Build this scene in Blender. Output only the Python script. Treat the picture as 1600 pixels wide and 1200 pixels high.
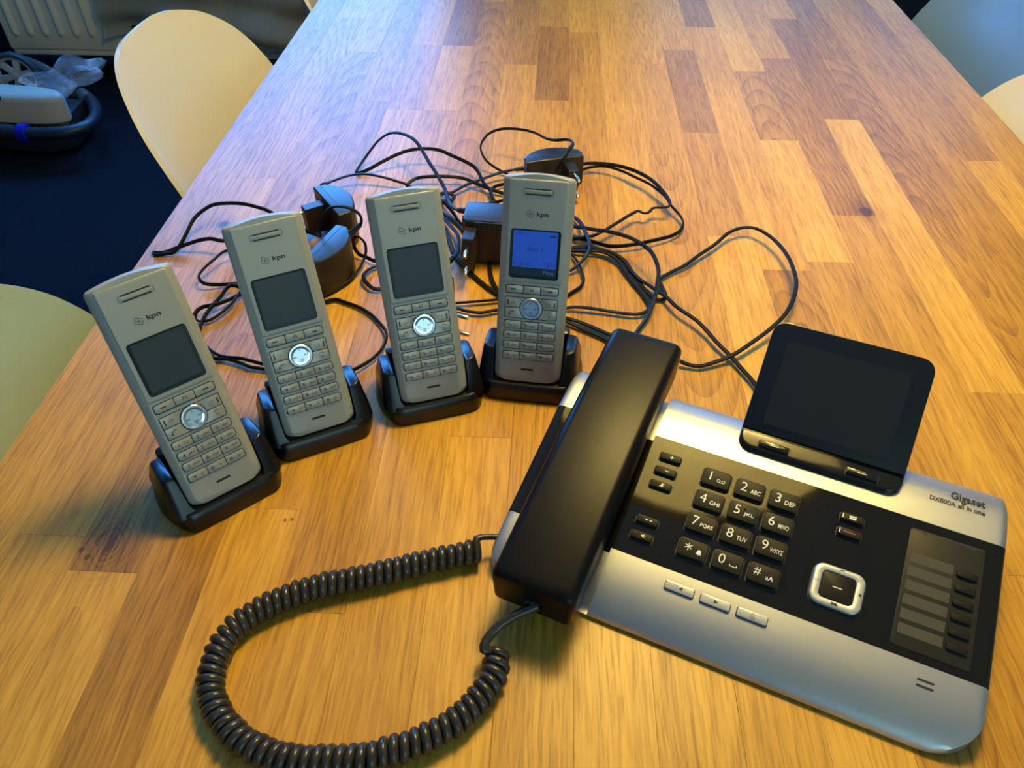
import bpy, bmesh, math, random
from mathutils import Vector, Matrix

random.seed(7)
for _o in list(bpy.data.objects):
    bpy.data.objects.remove(_o, do_unlink=True)
S = bpy.context.scene
C = S.collection
MM = 0.001
T = 0.75          # table top height

# ------------------------------------------------------------------ camera
cam_d = bpy.data.cameras.new('camera')
cam = bpy.data.objects.new('camera', cam_d)
C.objects.link(cam)
cam_d.sensor_width = 36.0
cam_d.lens = 1207.82 / 1600 * 36.0
cam_d.clip_start = 0.02
cam.matrix_world = Matrix.Translation((0, 0, T + 0.45)) @ Matrix((
    (0.998738, -0.033983, 0.036968), (0.050203, 0.691806, -0.720336), (-0.001095, 0.721283, 0.692639))).to_4x4()
S.camera = cam

# ------------------------------------------------------------------ world, light, exposure
world = bpy.data.worlds.new('room_beyond')
S.world = world
world.use_nodes = True
bg = world.node_tree.nodes['Background']
bg.inputs[0].default_value = (0.62, 0.95, 0.84, 1)
bg.inputs[1].default_value = 0.22

def lamp(name, kind, loc, energy, col, **kw):
    d = bpy.data.lights.new(name, kind)
    d.energy = energy
    d.color = col
    o = bpy.data.objects.new(name, d)
    C.objects.link(o)
    o.location = loc
    for k, v in kw.items():
        setattr(d, k, v)
    return o

# daylight through the two windows of the back wall (light sits in the opening, shining into the room)
SKY = (0.06, 0.33, 1.0)
w1 = lamp('daylight', 'AREA', (-1.22, 3.06, 1.80), 128, SKY, shape='RECTANGLE', size=1.7, size_y=1.7)
w1.rotation_euler = (math.radians(-90), 0, 0)
w2 = lamp('daylight', 'AREA', (1.05, 3.06, 1.80), 20, (0.10, 0.40, 1.0), shape='RECTANGLE', size=1.5, size_y=1.7)
w2.rotation_euler = (math.radians(-90), 0, 0)
w3 = lamp('daylight', 'AREA', (1.25, -2.64, 1.62), 30, (0.50, 0.90, 1.0), shape='RECTANGLE', size=2.2, size_y=1.4)
w3.rotation_euler = (math.radians(90), 0, 0)
# the warm pendant bulb above the table
LAMP = Vector((0.19, 0.78, T + 1.00))
lp = lamp('pendant_bulb', 'POINT', LAMP, 28, (1.0, 0.75, 0.24), shadow_soft_size=0.10)

vs = S.view_settings
vs.view_transform = 'Standard'
vs.look = 'None'
vs.exposure = 0.0
vs.gamma = 1.0
vs.use_curve_mapping = False

# ------------------------------------------------------------------ helpers: objects
def link(o, parent=None):
    C.objects.link(o)
    if parent is not None:
        o.parent = parent
    return o

def tag(o, label=None, cat=None, group=None, kind=None):
    if label: o['label'] = label
    if cat: o['category'] = cat
    if group: o['group'] = group
    if kind: o['kind'] = kind
    return o

def thing(name, label, cat, loc=(0, 0, 0), rotz=0.0, group=None):
    o = bpy.data.objects.new(name, None)
    o.empty_display_size = 0.02
    link(o)
    o.location = loc
    o.rotation_euler = (0, 0, rotz)
    return tag(o, label, cat, group)

def obj(name, me, mat=None, parent=None, loc=None, rot=None):
    if mat is not None and len(me.materials) == 0:
        me.materials.append(mat)
    o = bpy.data.objects.new(name, me)
    link(o, parent)
    if loc is not None: o.location = loc
    if rot is not None: o.rotation_euler = rot
    return o

def dup(root, matrix=None, parent=None):
    r = root.copy()
    link(r, parent)
    for ch in list(root.children):
        dup(ch, None, r)
    if matrix is not None:
        r.matrix_world = matrix
    return r

# ------------------------------------------------------------------ helpers: meshes
def finish(bm, name='mesh', angle=35, smooth=True):
    bmesh.ops.recalc_face_normals(bm, faces=bm.faces)
    me = bpy.data.meshes.new(name)
    bm.to_mesh(me)
    bm.free()
    if smooth:
        for p in me.polygons:
            p.use_smooth = True
        me.set_sharp_from_angle(angle=math.radians(angle))
    return me

def inset(poly, d):
    if abs(d) < 1e-9:
        return [Vector(p) for p in poly]
    n = len(poly)
    out = []
    for i in range(n):
        a, b, c = Vector(poly[i - 1]), Vector(poly[i]), Vector(poly[(i + 1) % n])
        e1, e2 = (b - a), (c - b)
        if e1.length < 1e-9: e1 = e2
        if e2.length < 1e-9: e2 = e1
        e1 = e1.normalized(); e2 = e2.normalized()
        n1 = Vector((-e1.y, e1.x)); n2 = Vector((-e2.y, e2.x))
        m = n1 + n2
        k = 1 + n1.dot(n2)
        out.append(b + m * (d / max(k, 0.35)))
    return out

def stack_bm(layers, bm=None, cap=(True, True)):
    """layers: list of (2-D ring, z) with equal counts, joined bottom to top."""
    bm = bm or bmesh.new()
    rings = []
    for ring, z in layers:
        rings.append([bm.verts.new((p[0], p[1], z if not callable(z) else z(p[0], p[1]))) for p in ring])
    n = len(rings[0])
    for a, b in zip(rings, rings[1:]):
        for i in range(n):
            j = (i + 1) % n
            bm.faces.new((a[i], a[j], b[j], b[i]))
    if cap[0]: bm.faces.new(list(reversed(rings[0])))
    if cap[1]: bm.faces.new(rings[-1])
    return bm

def prism_bm(poly, z0, z1, bev=0.0, bm=None, seg=2, bot=False):
    L = []
    if bev > 0 and bot:
        L.append((inset(poly, bev), z0))
        L.append((poly, z0 + bev))
    else:
        L.append((poly, z0))
    if bev > 0:
        for k in range(seg + 1):
            a = math.pi / 2 * k / seg
            L.append((inset(poly, bev * (1 - math.cos(a))), z1 - bev * (1 - math.sin(a))))
    else:
        L.append((poly, z1))
    return stack_bm(L, bm)

def rrect(x0, y0, x1, y1, r, n=5, rs=None):
    rs = rs or (r, r, r, r)      # bl, br, tr, tl
    pts = []
    for (cx, cy, a0, rr) in ((x0 + rs[0], y0 + rs[0], 180, rs[0]), (x1 - rs[1], y0 + rs[1], 270, rs[1]),
                             (x1 - rs[2], y1 - rs[2], 0, rs[2]), (x0 + rs[3], y1 - rs[3], 90, rs[3])):
        for k in range(n + 1):
            a = math.radians(a0 + 90 * k / n)
            pts.append((cx + rr * math.cos(a), cy + rr * math.sin(a)))
    return pts

def circle(cx, cy, r, n=32):
    return [(cx + r * math.cos(2 * math.pi * k / n), cy + r * math.sin(2 * math.pi * k / n)) for k in range(n)]

def box_bm(x0, y0, z0, x1, y1, z1, bev=0.0, bm=None, seg=2):
    b2 = bmesh.new()
    vs = [b2.verts.new((x, y, z)) for x in (x0, x1) for y in (y0, y1) for z in (z0, z1)]
    for f in ((0, 1, 3, 2), (4, 6, 7, 5), (0, 4, 5, 1), (2, 3, 7, 6), (0, 2, 6, 4), (1, 5, 7, 3)):
        b2.faces.new([vs[i] for i in f])
    bmesh.ops.recalc_face_normals(b2, faces=b2.faces)
    if bev > 0:
        bmesh.ops.bevel(b2, geom=b2.edges[:], offset=bev, segments=seg, affect='EDGES', profile=0.5)
    if bm is None:
        return b2
    tmp = bpy.data.meshes.new('tmp'); b2.to_mesh(tmp); b2.free(); bm.from_mesh(tmp); bpy.data.meshes.remove(tmp)
    return bm

def smooth_path(pts, step):
    """Catmull-Rom through pts, resampled about every step."""
    P = [Vector(p) for p in pts]
    P = [P[0] * 2 - P[1]] + P + [P[-1] * 2 - P[-2]]
    out = []
    for i in range(1, len(P) - 2):
        p0, p1, p2, p3 = P[i - 1], P[i], P[i + 1], P[i + 2]
        d = (p2 - p1).length
        n = max(1, int(math.ceil(d / step)))
        # centripetal knots
        t0 = 0.0
        t1 = t0 + max((p1 - p0).length, 1e-6) ** 0.5
        t2 = t1 + max(d, 1e-6) ** 0.5
        t3 = t2 + max((p3 - p2).length, 1e-6) ** 0.5
        for k in range(n):
            t = t1 + (t2 - t1) * k / n
            a1 = p0 * ((t1 - t) / (t1 - t0)) + p1 * ((t - t0) / (t1 - t0))
            a2 = p1 * ((t2 - t) / (t2 - t1)) + p2 * ((t - t1) / (t2 - t1))
            a3 = p2 * ((t3 - t) / (t3 - t2)) + p3 * ((t - t2) / (t3 - t2))
            b1 = a1 * ((t2 - t) / (t2 - t0)) + a2 * ((t - t0) / (t2 - t0))
            b2 = a2 * ((t3 - t) / (t3 - t1)) + a3 * ((t - t1) / (t3 - t1))
            out.append(b1 * ((t2 - t) / (t2 - t1)) + b2 * ((t - t1) / (t2 - t1)))
    out.append(P[-2].copy())
    return out

def tube_bm(path, prof, bm=None, up=Vector((0, 0, 1)), cap=True, scale=None):
    """sweep a closed 2-D profile (side, up) along a path with parallel transport."""
    bm = bm or bmesh.new()
    rings = []
    t = (path[1] - path[0]).normalized()
    side = t.cross(up)
    if side.length < 1e-4: side = t.cross(Vector((1, 0, 0)))
    side.normalize()
    for i, p in enumerate(path):
        a = path[max(i - 1, 0)]; b = path[min(i + 1, len(path) - 1)]
        t = (b - a)
        t = t.normalized() if t.length > 1e-9 else Vector((1, 0, 0))
        side = side - t * side.dot(t)
        if side.length < 1e-5: side = t.cross(up)
        side.normalize()
        u = side.cross(t)
        k = scale[i] if scale else 1.0
        rings.append([bm.verts.new(p + side * (x * k) + u * (y * k)) for x, y in prof])
    n = len(prof)
    for a, b in zip(rings, rings[1:]):
        for i in range(n):
            j = (i + 1) % n
            bm.faces.new((a[i], a[j], b[j], b[i]))
    if cap:
        bm.faces.new(list(reversed(rings[0]))); bm.faces.new(rings[-1])
    return bm

def ring_prof(r, n=10):
    return [(r * math.cos(2 * math.pi * k / n), r * math.sin(2 * math.pi * k / n)) for k in range(n)]

def twin_prof(r, gap):
    """figure-eight outline of a flat two-core cable."""
    pts = []
    for k in range(7):
        a = math.radians(-120 + 240 * k / 6); pts.append((gap + r * math.cos(a), r * math.sin(a)))
    for k in range(7):
        a = math.radians(60 + 240 * k / 6); pts.append((-gap + r * math.cos(a), r * math.sin(a)))
    return pts

_text_cache = {}
def text_mesh(body, w=None, h=None, align='c', bold=0.0, thick=0.04 * MM, shear=0.0):
    """flat printed lettering; the bounding box is fitted to w and/or h (metres) about the origin."""
    key = (body, w, h, align, bold, thick, shear)
    if key in _text_cache: return _text_cache[key]
    cu = bpy.data.curves.new('text', 'FONT')
    cu.body = body
    cu.size = 1.0
    cu.offset = bold
    cu.shear = shear
    cu.resolution_u = 3
    o = bpy.data.objects.new('text', cu)
    me = bpy.data.meshes.new_from_object(o)
    bpy.data.objects.remove(o)
    xs = [v.co.x for v in me.vertices]; ys = [v.co.y for v in me.vertices]
    x0, x1, y0, y1 = min(xs), max(xs), min(ys), max(ys)
    sx = w / (x1 - x0) if w else None
    sy = h / (y1 - y0) if h else None
    sx = sx or sy; sy = sy or sx
    cx = (x0 + x1) / 2 if align == 'c' else (x0 if align == 'l' else x1)
    cy = (y0 + y1) / 2
    for v in me.vertices:
        v.co = Vector(((v.co.x - cx) * sx, (v.co.y - cy) * sy, thick))
    _text_cache[key] = me
    return me

def poly_mesh(polys, z=0.05 * MM, name='mark'):
    """flat printed marks from a list of outlines."""
    bm = bmesh.new()
    for p in polys:
        bm.faces.new([bm.verts.new((x, y, z)) for x, y in p])
    bmesh.ops.triangulate(bm, faces=bm.faces)
    return finish(bm, name, smooth=False)

def stroke(pts, w, closed=False):
    """outlines (quads) of a polyline drawn with width w."""
    P = [Vector(p) for p in pts]
    if closed: P = P + [P[0]]
    out = []
    for a, b in zip(P, P[1:]):
        d = (b - a)
        if d.length < 1e-9: continue
        d.normalize()
        n = Vector((-d.y, d.x)) * (w / 2)
        e = d * (w / 4)
        out.append([tuple(a - e - n), tuple(b + e - n), tuple(b + e + n), tuple(a - e + n)])
    return out

def arc(cx, cy, r, a0, a1, n=10):
    return [(cx + r * math.cos(math.radians(a0 + (a1 - a0) * k / n)), cy + r * math.sin(math.radians(a0 + (a1 - a0) * k / n))) for k in range(n + 1)]

# ------------------------------------------------------------------ helpers: materials
def mat(name, col, rough=0.5, metal=0.0, spec=0.5, bump=None, var=None, coat=0.0, emit=None, emit_s=1.0):
    m = bpy.data.materials.new(name)
    m.use_nodes = True
    nt = m.node_tree
    b = nt.nodes['Principled BSDF']
    b.inputs['Base Color'].default_value = (*col, 1)
    b.inputs['Roughness'].default_value = rough
    b.inputs['Metallic'].default_value = metal
    b.inputs['Specular IOR Level'].default_value = spec
    b.inputs['Coat Weight'].default_value = coat
    if emit:
        b.inputs['Emission Color'].default_value = (*emit, 1)
        b.inputs['Emission Strength'].default_value = emit_s
    tc = None
    if bump or var:
        tc = nt.nodes.new('ShaderNodeTexCoord')
    if bump:      # (scale, strength, distance)
        nz = nt.nodes.new('ShaderNodeTexNoise'); nz.inputs['Scale'].default_value = bump[0]; nz.inputs['Detail'].default_value = 3
        bp = nt.nodes.new('ShaderNodeBump'); bp.inputs['Strength'].default_value = bump[1]; bp.inputs['Distance'].default_value = bump[2]
        nt.links.new(tc.outputs['Object'], nz.inputs['Vector'])
        nt.links.new(nz.outputs['Fac'], bp.inputs['Height'])
        nt.links.new(bp.outputs['Normal'], b.inputs['Normal'])
    if var:       # (scale, amount)
        nz = nt.nodes.new('ShaderNodeTexNoise'); nz.inputs['Scale'].default_value = var[0]; nz.inputs['Detail'].default_value = 4
        mx = nt.nodes.new('ShaderNodeMix'); mx.data_type = 'RGBA'
        mx.inputs['A'].default_value = (*[c * (1 - var[1]) for c in col], 1)
        mx.inputs['B'].default_value = (*[min(1, c * (1 + var[1])) for c in col], 1)
        nt.links.new(tc.outputs['Object'], nz.inputs['Vector'])
        nt.links.new(nz.outputs['Fac'], mx.inputs['Factor'])
        nt.links.new(mx.outputs['Result'], b.inputs['Base Color'])
    return m

KNOTS = [(-.2935, .2945, .0055, .030), (-.3115, .289, .0022, 0), (-.305, .2835, .0022, 0), (-.178, .3205, .0016, 0), (-.1735, .3215, .0016, 0), (.3495, .7585, .0075, .022), (-.345, .70, .006, .02)]
def wood_material():
    m = bpy.data.materials.new('oiled_oak')
    m.use_nodes = True
    nt = m.node_tree
    N = nt.nodes; Lk = nt.links.new
    b = N['Principled BSDF']
    def math_(op, a, b_=None, c=None):
        n = N.new('ShaderNodeMath'); n.operation = op
        for i, v in enumerate((a, b_, c)):
            if v is None: continue
            if isinstance(v, (int, float)): n.inputs[i].default_value = v
            else: Lk(v, n.inputs[i])
        return n.outputs[0]
    tc = N.new('ShaderNodeTexCoord'); oi = N.new('ShaderNodeObjectInfo')
    sep = N.new('ShaderNodeSeparateXYZ'); Lk(tc.outputs['Object'], sep.inputs[0])
    col = N.new('ShaderNodeSeparateColor'); Lk(oi.outputs['Color'], col.inputs[0])
    tone, tilt, xoff = col.outputs[0], col.outputs[1], col.outputs[2]
    rnd = oi.outputs['Random']
    X, Y = sep.outputs[0], sep.outputs[1]
    off = math_('MULTIPLY', rnd, 41.0)
    def vec(x, y, z):
        c = N.new('ShaderNodeCombineXYZ')
        for i, v in enumerate((x, y, z)):
            if isinstance(v, (int, float)): c.inputs[i].default_value = v
            else: Lk(v, c.inputs[i])
        return c.outputs[0]
    def noise(v, scale, detail, rough=0.5):
        n = N.new('ShaderNodeTexNoise'); n.inputs['Scale'].default_value = scale; n.inputs['Detail'].default_value = detail
        n.inputs['Roughness'].default_value = rough
        Lk(v, n.inputs['Vector']); return n.outputs['Fac']
    # slow waviness of the grain
    wob = noise(vec(math_('MULTIPLY', X, 9.0), math_('MULTIPLY', Y, 5.0), off), 1.6, 3)
    wob2 = noise(vec(math_('MULTIPLY', X, 60.0), math_('MULTIPLY', Y, 18.0), off), 1.0, 2)
    xw = math_('ADD', X, math_('MULTIPLY', math_('SUBTRACT', wob, 0.5), 0.030))
    xp = math_('ADD', X, math_('MULTIPLY', math_('SUBTRACT', wob, 0.5), 0.007))
    # growth rings: distance from a slightly tilted pith line below the board
    x0 = math_('MULTIPLY', math_('SUBTRACT', xoff, 0.5), 0.09)
    zc = math_('ADD', math_('MULTIPLY', Y, math_('MULTIPLY', math_('SUBTRACT', tilt, 0.5), 0.30)), math_('ADD', math_('MULTIPLY', rnd, 0.035), 0.012))
    dx = math_('SUBTRACT', xw, x0)
    r = math_('SQRT', math_('ADD', math_('MULTIPLY', dx, dx), math_('MULTIPLY', zc, zc)))
    r = math_('ADD', r, math_('MULTIPLY', math_('SUBTRACT', wob2, 0.5), 0.0012))
    ph = math_('FRACT', math_('MULTIPLY', r, 1 / 0.0058))
    ring = math_('POWER', ph, 3.0)
    # fine pores: thin short streaks along the board, densest in the early wood of each ring
    xs = math_('MULTIPLY', xp, 560.0)
    pore = noise(vec(xs, math_('MULTIPLY', Y, 30.0), off), 1.0, 2, 0.6)
    pr = N.new('ShaderNodeMapRange'); pr.inputs['From Min'].default_value = 0.46; pr.inputs['From Max'].default_value = 0.66
    Lk(pore, pr.inputs['Value'])
    long_ = noise(vec(math_('MULTIPLY', xp, 330.0), math_('MULTIPLY', Y, 5.0), math_('ADD', off, 7.0)), 1.0, 3, 0.6)
    fleck = noise(vec(math_('MULTIPLY', xp, 120.0), math_('MULTIPLY', Y, 6.0), off), 1.0, 3, 0.55)
    patch = noise(vec(math_('MULTIPLY', X, 22.0), math_('MULTIPLY', Y, 5.0), off), 1.0, 2)
    amp = math_('ADD', 0.05, math_('MULTIPLY', math_('ABSOLUTE', math_('SUBTRACT', tilt, 0.5)), 0.85))
    dark = math_('ADD', math_('MULTIPLY', ring, amp), math_('MULTIPLY', pr.outputs[0], 0.36))
    dark = math_('ADD', dark, math_('MULTIPLY', math_('SUBTRACT', long_, 0.5), 0.70))
    dark = math_('ADD', dark, math_('MULTIPLY', math_('SUBTRACT', fleck, 0.5), 0.55))
    dark = math_('ADD', dark, math_('MULTIPLY', math_('SUBTRACT', patch, 0.5), 0.60))
    # a few knots with their own rings, at fixed spots of the board
    geo = N.new('ShaderNodeNewGeometry'); sp = N.new('ShaderNodeSeparateXYZ'); Lk(geo.outputs['Position'], sp.inputs[0])
    for kx, ky, kr, halo in KNOTS:
        ddx = math_('ADD', math_('SUBTRACT', sp.outputs[0], kx), math_('MULTIPLY', math_('SUBTRACT', wob2, .5), halo * .5))
        ddy = math_('MULTIPLY', math_('SUBTRACT', sp.outputs[1], ky), 0.75)
        d = math_('SQRT', math_('ADD', math_('MULTIPLY', ddx, ddx), math_('MULTIPLY', ddy, ddy)))
        core = math_('SUBTRACT', 1.0, math_('SMOOTH_MIN', math_('DIVIDE', d, kr), 1.0, 0.15))
        dark = math_('ADD', dark, math_('MULTIPLY', math_('MAXIMUM', core, 0.0), 1.5))
        if halo > 0:
            fall = math_('MAXIMUM', math_('SUBTRACT', 1.0, math_('DIVIDE', d, halo)), 0.0)
            rip = math_('POWER', math_('FRACT', math_('DIVIDE', d, 0.0036)), 2.0)
            dark = math_('ADD', dark, math_('MULTIPLY', fall, math_('ADD', 0.35, math_('MULTIPLY', rip, 0.5))))
    t = math_('SUBTRACT', tone, math_('MULTIPLY', math_('SUBTRACT', dark, 0.08), 0.54))
    ramp = N.new('ShaderNodeValToRGB')
    el = ramp.color_ramp.elements
    el[0].position = 0.0; el[0].color = (0.105, 0.044, 0.006, 1)
    el[1].position = 1.0; el[1].color = (0.80, 0.47, 0.075, 1)
    e = el.new(0.35); e.color = (0.335, 0.155, 0.017, 1)
    e = el.new(0.65); e.color = (0.55, 0.285, 0.031, 1)
    Lk(t, ramp.inputs[0])
    Lk(ramp.outputs[0], b.inputs['Base Color'])
    rr = math_('ADD', 0.36, math_('MULTIPLY', pr.outputs[0], 0.05))
    Lk(rr, b.inputs['Roughness'])
    b.inputs['Specular IOR Level'].default_value = 0.36
    bp = N.new('ShaderNodeBump'); bp.inputs['Strength'].default_value = 0.05; bp.inputs['Distance'].default_value = 0.0002
    Lk(math_('SUBTRACT', 1.0, pr.outputs[0]), bp.inputs['Height'])
    Lk(bp.outputs['Normal'], b.inputs['Normal'])
    return m

M_WOOD = wood_material()
M_CARPET = mat('navy_carpet', (0.009, 0.014, 0.022), 0.95, spec=0.1, bump=(420, 0.9, 0.006), var=(260, 0.55))
M_NAVYWALL = mat('navy_wall_paint', (0.010, 0.018, 0.035), 0.8, spec=0.2, bump=(60, 0.1, 0.001))
M_WALL = mat('cream_wall_paint', (0.55, 0.50, 0.42), 0.85, spec=0.2, bump=(80, 0.1, 0.001))
M_CEIL = mat('white_ceiling_paint', (0.72, 0.70, 0.66), 0.9, spec=0.1, bump=(40, 0.1, 0.001))
M_TRIM = mat('blue_skirting', (0.05, 0.12, 0.20), 0.35)
M_FRAME = mat('white_window_frame', (0.7, 0.7, 0.68), 0.4)
M_RAD = mat('cream_radiator_enamel', (0.88, 0.82, 0.62), 0.35)
M_CLOTH = mat('grey_green_cloth', (0.62, 0.62, 0.48), 0.9, spec=0.1, bump=(500, 0.3, 0.001), var=(9, 0.25))
M_CHAIR = mat('cream_chair_plastic', (0.78, 0.73, 0.58), 0.42, var=(3, 0.02))
M_CHAIRG = mat('sage_chair_plastic', (0.36, 0.45, 0.37), 0.42, var=(3, 0.02))
M_CHAIRB = mat('pale_blue_chair_plastic', (0.19, 0.31, 0.37), 0.42, var=(3, 0.02))
M_LEG = mat('beech_leg', (0.42, 0.26, 0.12), 0.45, var=(30, 0.15))
M_BLACKSTEEL = mat('black_steel', (0.015, 0.015, 0.016), 0.4)
M_SILVER = mat('satin_silver_plastic', (0.45, 0.47, 0.48), 0.40, metal=0.85, bump=(2500, 0.05, 0.0002))
M_SILVERKEY = mat('silver_button', (0.50, 0.52, 0.50), 0.36, metal=0.45)
M_GLOSS = mat('gloss_black_panel', (0.010, 0.009, 0.004), 0.055, spec=0.38)
M_TRAY = mat('gloss_black_tray', (0.012, 0.012, 0.010), 0.10, spec=0.32)
M_SATIN = mat('satin_black_plastic', (0.006, 0.006, 0.0055), 0.33, spec=0.15, bump=(3000, 0.08, 0.0002))
M_KEY = mat('black_key', (0.013, 0.013, 0.010), 0.42, spec=0.15, bump=(2500, 0.05, 0.0002))
M_PRINT = mat('white_print', (0.80, 0.80, 0.68), 0.5)
M_PRINTD = mat('dark_print', (0.020, 0.018, 0.014), 0.5)
M_PRINTR = mat('red_print', (0.34, 0.045, 0.02), 0.5)
M_GLASS = mat('dark_display_glass', (0.006, 0.007, 0.008), 0.05, spec=0.55)
M_LCDOFF = mat('display_area', (0.011, 0.013, 0.016), 0.07, spec=0.5)
M_CARD = mat('grey_label_card', (0.066, 0.067, 0.053), 0.5, spec=.15)
M_CARDBED = mat('clear_label_cover', (0.026, 0.026, 0.020), 0.40, spec=0.15)
M_PHONE = mat('champagne_silver_plastic', (0.30, 0.325, 0.305), 0.46, metal=0.15, bump=(2500, 0.05, 0.0002))
M_PHONEKEY = mat('silver_handset_key', (0.32, 0.335, 0.305), 0.36, metal=0.2)
M_GAP = mat('dark_gap', (0.012, 0.012, 0.012), 0.6)
M_HSGLASS = mat('handset_screen_glass', (0.012, 0.020, 0.026), 0.3, spec=0.18)
M_HSLCD = mat('handset_lcd_off', (0.032, 0.050, 0.066), 0.32, spec=0.14)
M_LCDON = mat('handset_lcd_lit', (0.008, 0.018, 0.08), 0.4, spec=0.1, emit=(0.014, 0.062, 0.37), emit_s=0.9)
M_LCDBAR = mat('handset_lcd_bar', (0.010, 0.020, 0.024), 0.2, emit=(0.004, 0.010, 0.022), emit_s=0.8)
M_LCDINK = mat('lcd_ink', (0.004, 0.010, 0.05), 0.4, emit=(0.003, 0.012, 0.10), emit_s=0.9)
M_LCDPALE = mat('lcd_pale_ink', (0.02, 0.06, 0.16), 0.4, emit=(0.03, 0.08, 0.20), emit_s=0.9)
M_CHROME = mat('polished_metal_disc', (0.80, 0.83, 0.86), 0.10, metal=1.0)
M_CHROMERIM = mat('brushed_metal_rim', (0.62, 0.68, 0.72), 0.28, metal=0.9)
M_DOCK = mat('black_cradle_plastic', (0.004, 0.004, 0.0045), 0.33, spec=0.5, bump=(2500, 0.05, 0.0002))
M_ADAPT = mat('black_adapter_plastic', (0.018, 0.017, 0.015), 0.36, spec=0.5, bump=(2500, 0.06, 0.0002))
M_PIN = mat('plug_pin_metal', (0.75, 0.66, 0.46), 0.25, metal=1.0)
M_CABLE = mat('black_cable_sheath', (0.008, 0.008, 0.0075), 0.45, spec=0.14)
M_COIL = mat('black_coil_sheath', (0.032, 0.029, 0.022), 0.29, spec=0.5)
M_LABEL = mat('brown_adapter_label', (0.045, 0.028, 0.016), 0.6)
M_LABELINK = mat('label_ink', (0.20, 0.14, 0.09), 0.6)
M_RIB = mat('olive_vent_plastic', (0.055, 0.052, 0.036), 0.45)
M_VAC = mat('grey_vacuum_plastic', (0.46, 0.44, 0.35), 0.45)
M_VACD = mat('dark_vacuum_plastic', (0.016, 0.018, 0.020), 0.45)
M_HUB = mat('pale_wheel_plastic', (0.42, 0.43, 0.38), 0.4)
M_TYRE = mat('dark_wheel_rubber', (0.03, 0.04, 0.045), 0.6)
M_HOSE = mat('dark_hose_plastic', (0.012, 0.022, 0.035), 0.4)
M_TUBE = mat('grey_tube', (0.10, 0.105, 0.095), 0.4)
M_BLUE = mat('blue_plastic_collar', (0.006, 0.010, 0.30), 0.4)

def film_material():
    m = bpy.data.materials.new('clear_plastic_film')
    m.use_nodes = True
    nt = m.node_tree
    b = nt.nodes['Principled BSDF']
    b.inputs['Base Color'].default_value = (0.75, 0.78, 0.85, 1)
    b.inputs['Roughness'].default_value = 0.15
    b.inputs['Specular IOR Level'].default_value = 0.8
    tr = nt.nodes.new('ShaderNodeBsdfTransparent')
    mx = nt.nodes.new('ShaderNodeMixShader')
    nz = nt.nodes.new('ShaderNodeTexNoise'); nz.inputs['Scale'].default_value = 14; nz.inputs['Detail'].default_value = 4
    tc = nt.nodes.new('ShaderNodeTexCoord')
    mr = nt.nodes.new('ShaderNodeMapRange'); mr.inputs['From Min'].default_value = 0.35; mr.inputs['From Max'].default_value = 0.75
    mr.inputs['To Min'].default_value = 0.05; mr.inputs['To Max'].default_value = 0.34
    nt.links.new(tc.outputs['Object'], nz.inputs['Vector']); nt.links.new(nz.outputs['Fac'], mr.inputs['Value'])
    nt.links.new(mr.outputs[0], mx.inputs[0]); nt.links.new(tr.outputs[0], mx.inputs[1]); nt.links.new(b.outputs[0], mx.inputs[2])
    nt.links.new(mx.outputs[0], nt.nodes['Material Output'].inputs['Surface'])
    return m
M_FILM = film_material()

# ================================================================== the room
def structure(name, me, m):
    return tag(obj(name, me, m), kind='structure')

RX0, RX1, RY0, RY1, RH = -2.62, 2.6, -2.6, 3.0, 2.80
structure('floor', finish(box_bm(RX0 - .1, RY0, -.05, RX1 + .1, RY1 + .1, 0)), M_CARPET)
structure('ceiling', finish(box_bm(RX0 - .1, RY0, RH, RX1 + .1, RY1 + .1, RH + .08)), M_CEIL)
structure('wall_left', finish(box_bm(RX0 - .1, RY0, 0, RX0, RY1, RH)), M_NAVYWALL)
structure('wall_right', finish(box_bm(RX1, RY0, 0, RX1 + .1, RY1, RH)), M_WALL)
WINS = [(-2.07, -0.37), (0.30, 1.80)]
WZ0, WZ1 = 0.95, 2.66
bm = bmesh.new()
xs = [RX0 - .1, WINS[0][0], WINS[0][1], WINS[1][0], WINS[1][1], RX1 + .1]
box_bm(xs[0], RY1, 0, xs[-1], RY1 + .1, WZ0, bm=bm)
box_bm(xs[0], RY1, WZ1, xs[-1], RY1 + .1, RH, bm=bm)
for a, b in ((0, 1), (2, 3), (4, 5)):
    box_bm(xs[a], RY1, WZ0, xs[b], RY1 + .1, WZ1, bm=bm)
structure('wall_back', finish(bm), M_NAVYWALL)
WINF = (0.10, 2.40)
bm = bmesh.new()
box_bm(RX0 - .1, RY0 - .1, 0, RX1 + .1, RY0, WZ0, bm=bm)
box_bm(RX0 - .1, RY0 - .1, WZ1, RX1 + .1, RY0, RH, bm=bm)
box_bm(RX0 - .1, RY0 - .1, WZ0, WINF[0], RY0, WZ1, bm=bm)
box_bm(WINF[1], RY0 - .1, WZ0, RX1 + .1, RY0, WZ1, bm=bm)
structure('wall_front', finish(bm), M_WALL)
for k, (a, b, RYW) in enumerate([w_ + (RY1,) for w_ in WINS] + [WINF + (RY0 - .05,)]):
    w = tag(bpy.data.objects.new('window_%d' % (k + 1), None), kind='structure'); link(w)
    bm = bmesh.new(); t = 0.05
    for q in ((a, WZ0, b, WZ0 + t), (a, WZ1 - t, b, WZ1), (a, WZ0, a + t, WZ1), (b - t, WZ0, b, WZ1), ((a + b) / 2 - .03, WZ0, (a + b) / 2 + .03, WZ1)):
        box_bm(q[0], RYW + .005, q[1], q[2], RYW + .045, q[3], bm=bm)
    obj('window_frame', finish(bm), M_FRAME, w)
    obj('window_sill', finish(box_bm(a - .05, RYW - (.06 if RYW > 0 else -.04), WZ0 - .03, b + .05, RYW + (.01 if RYW > 0 else .11), WZ0, 0.006)), M_FRAME, w)
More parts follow.
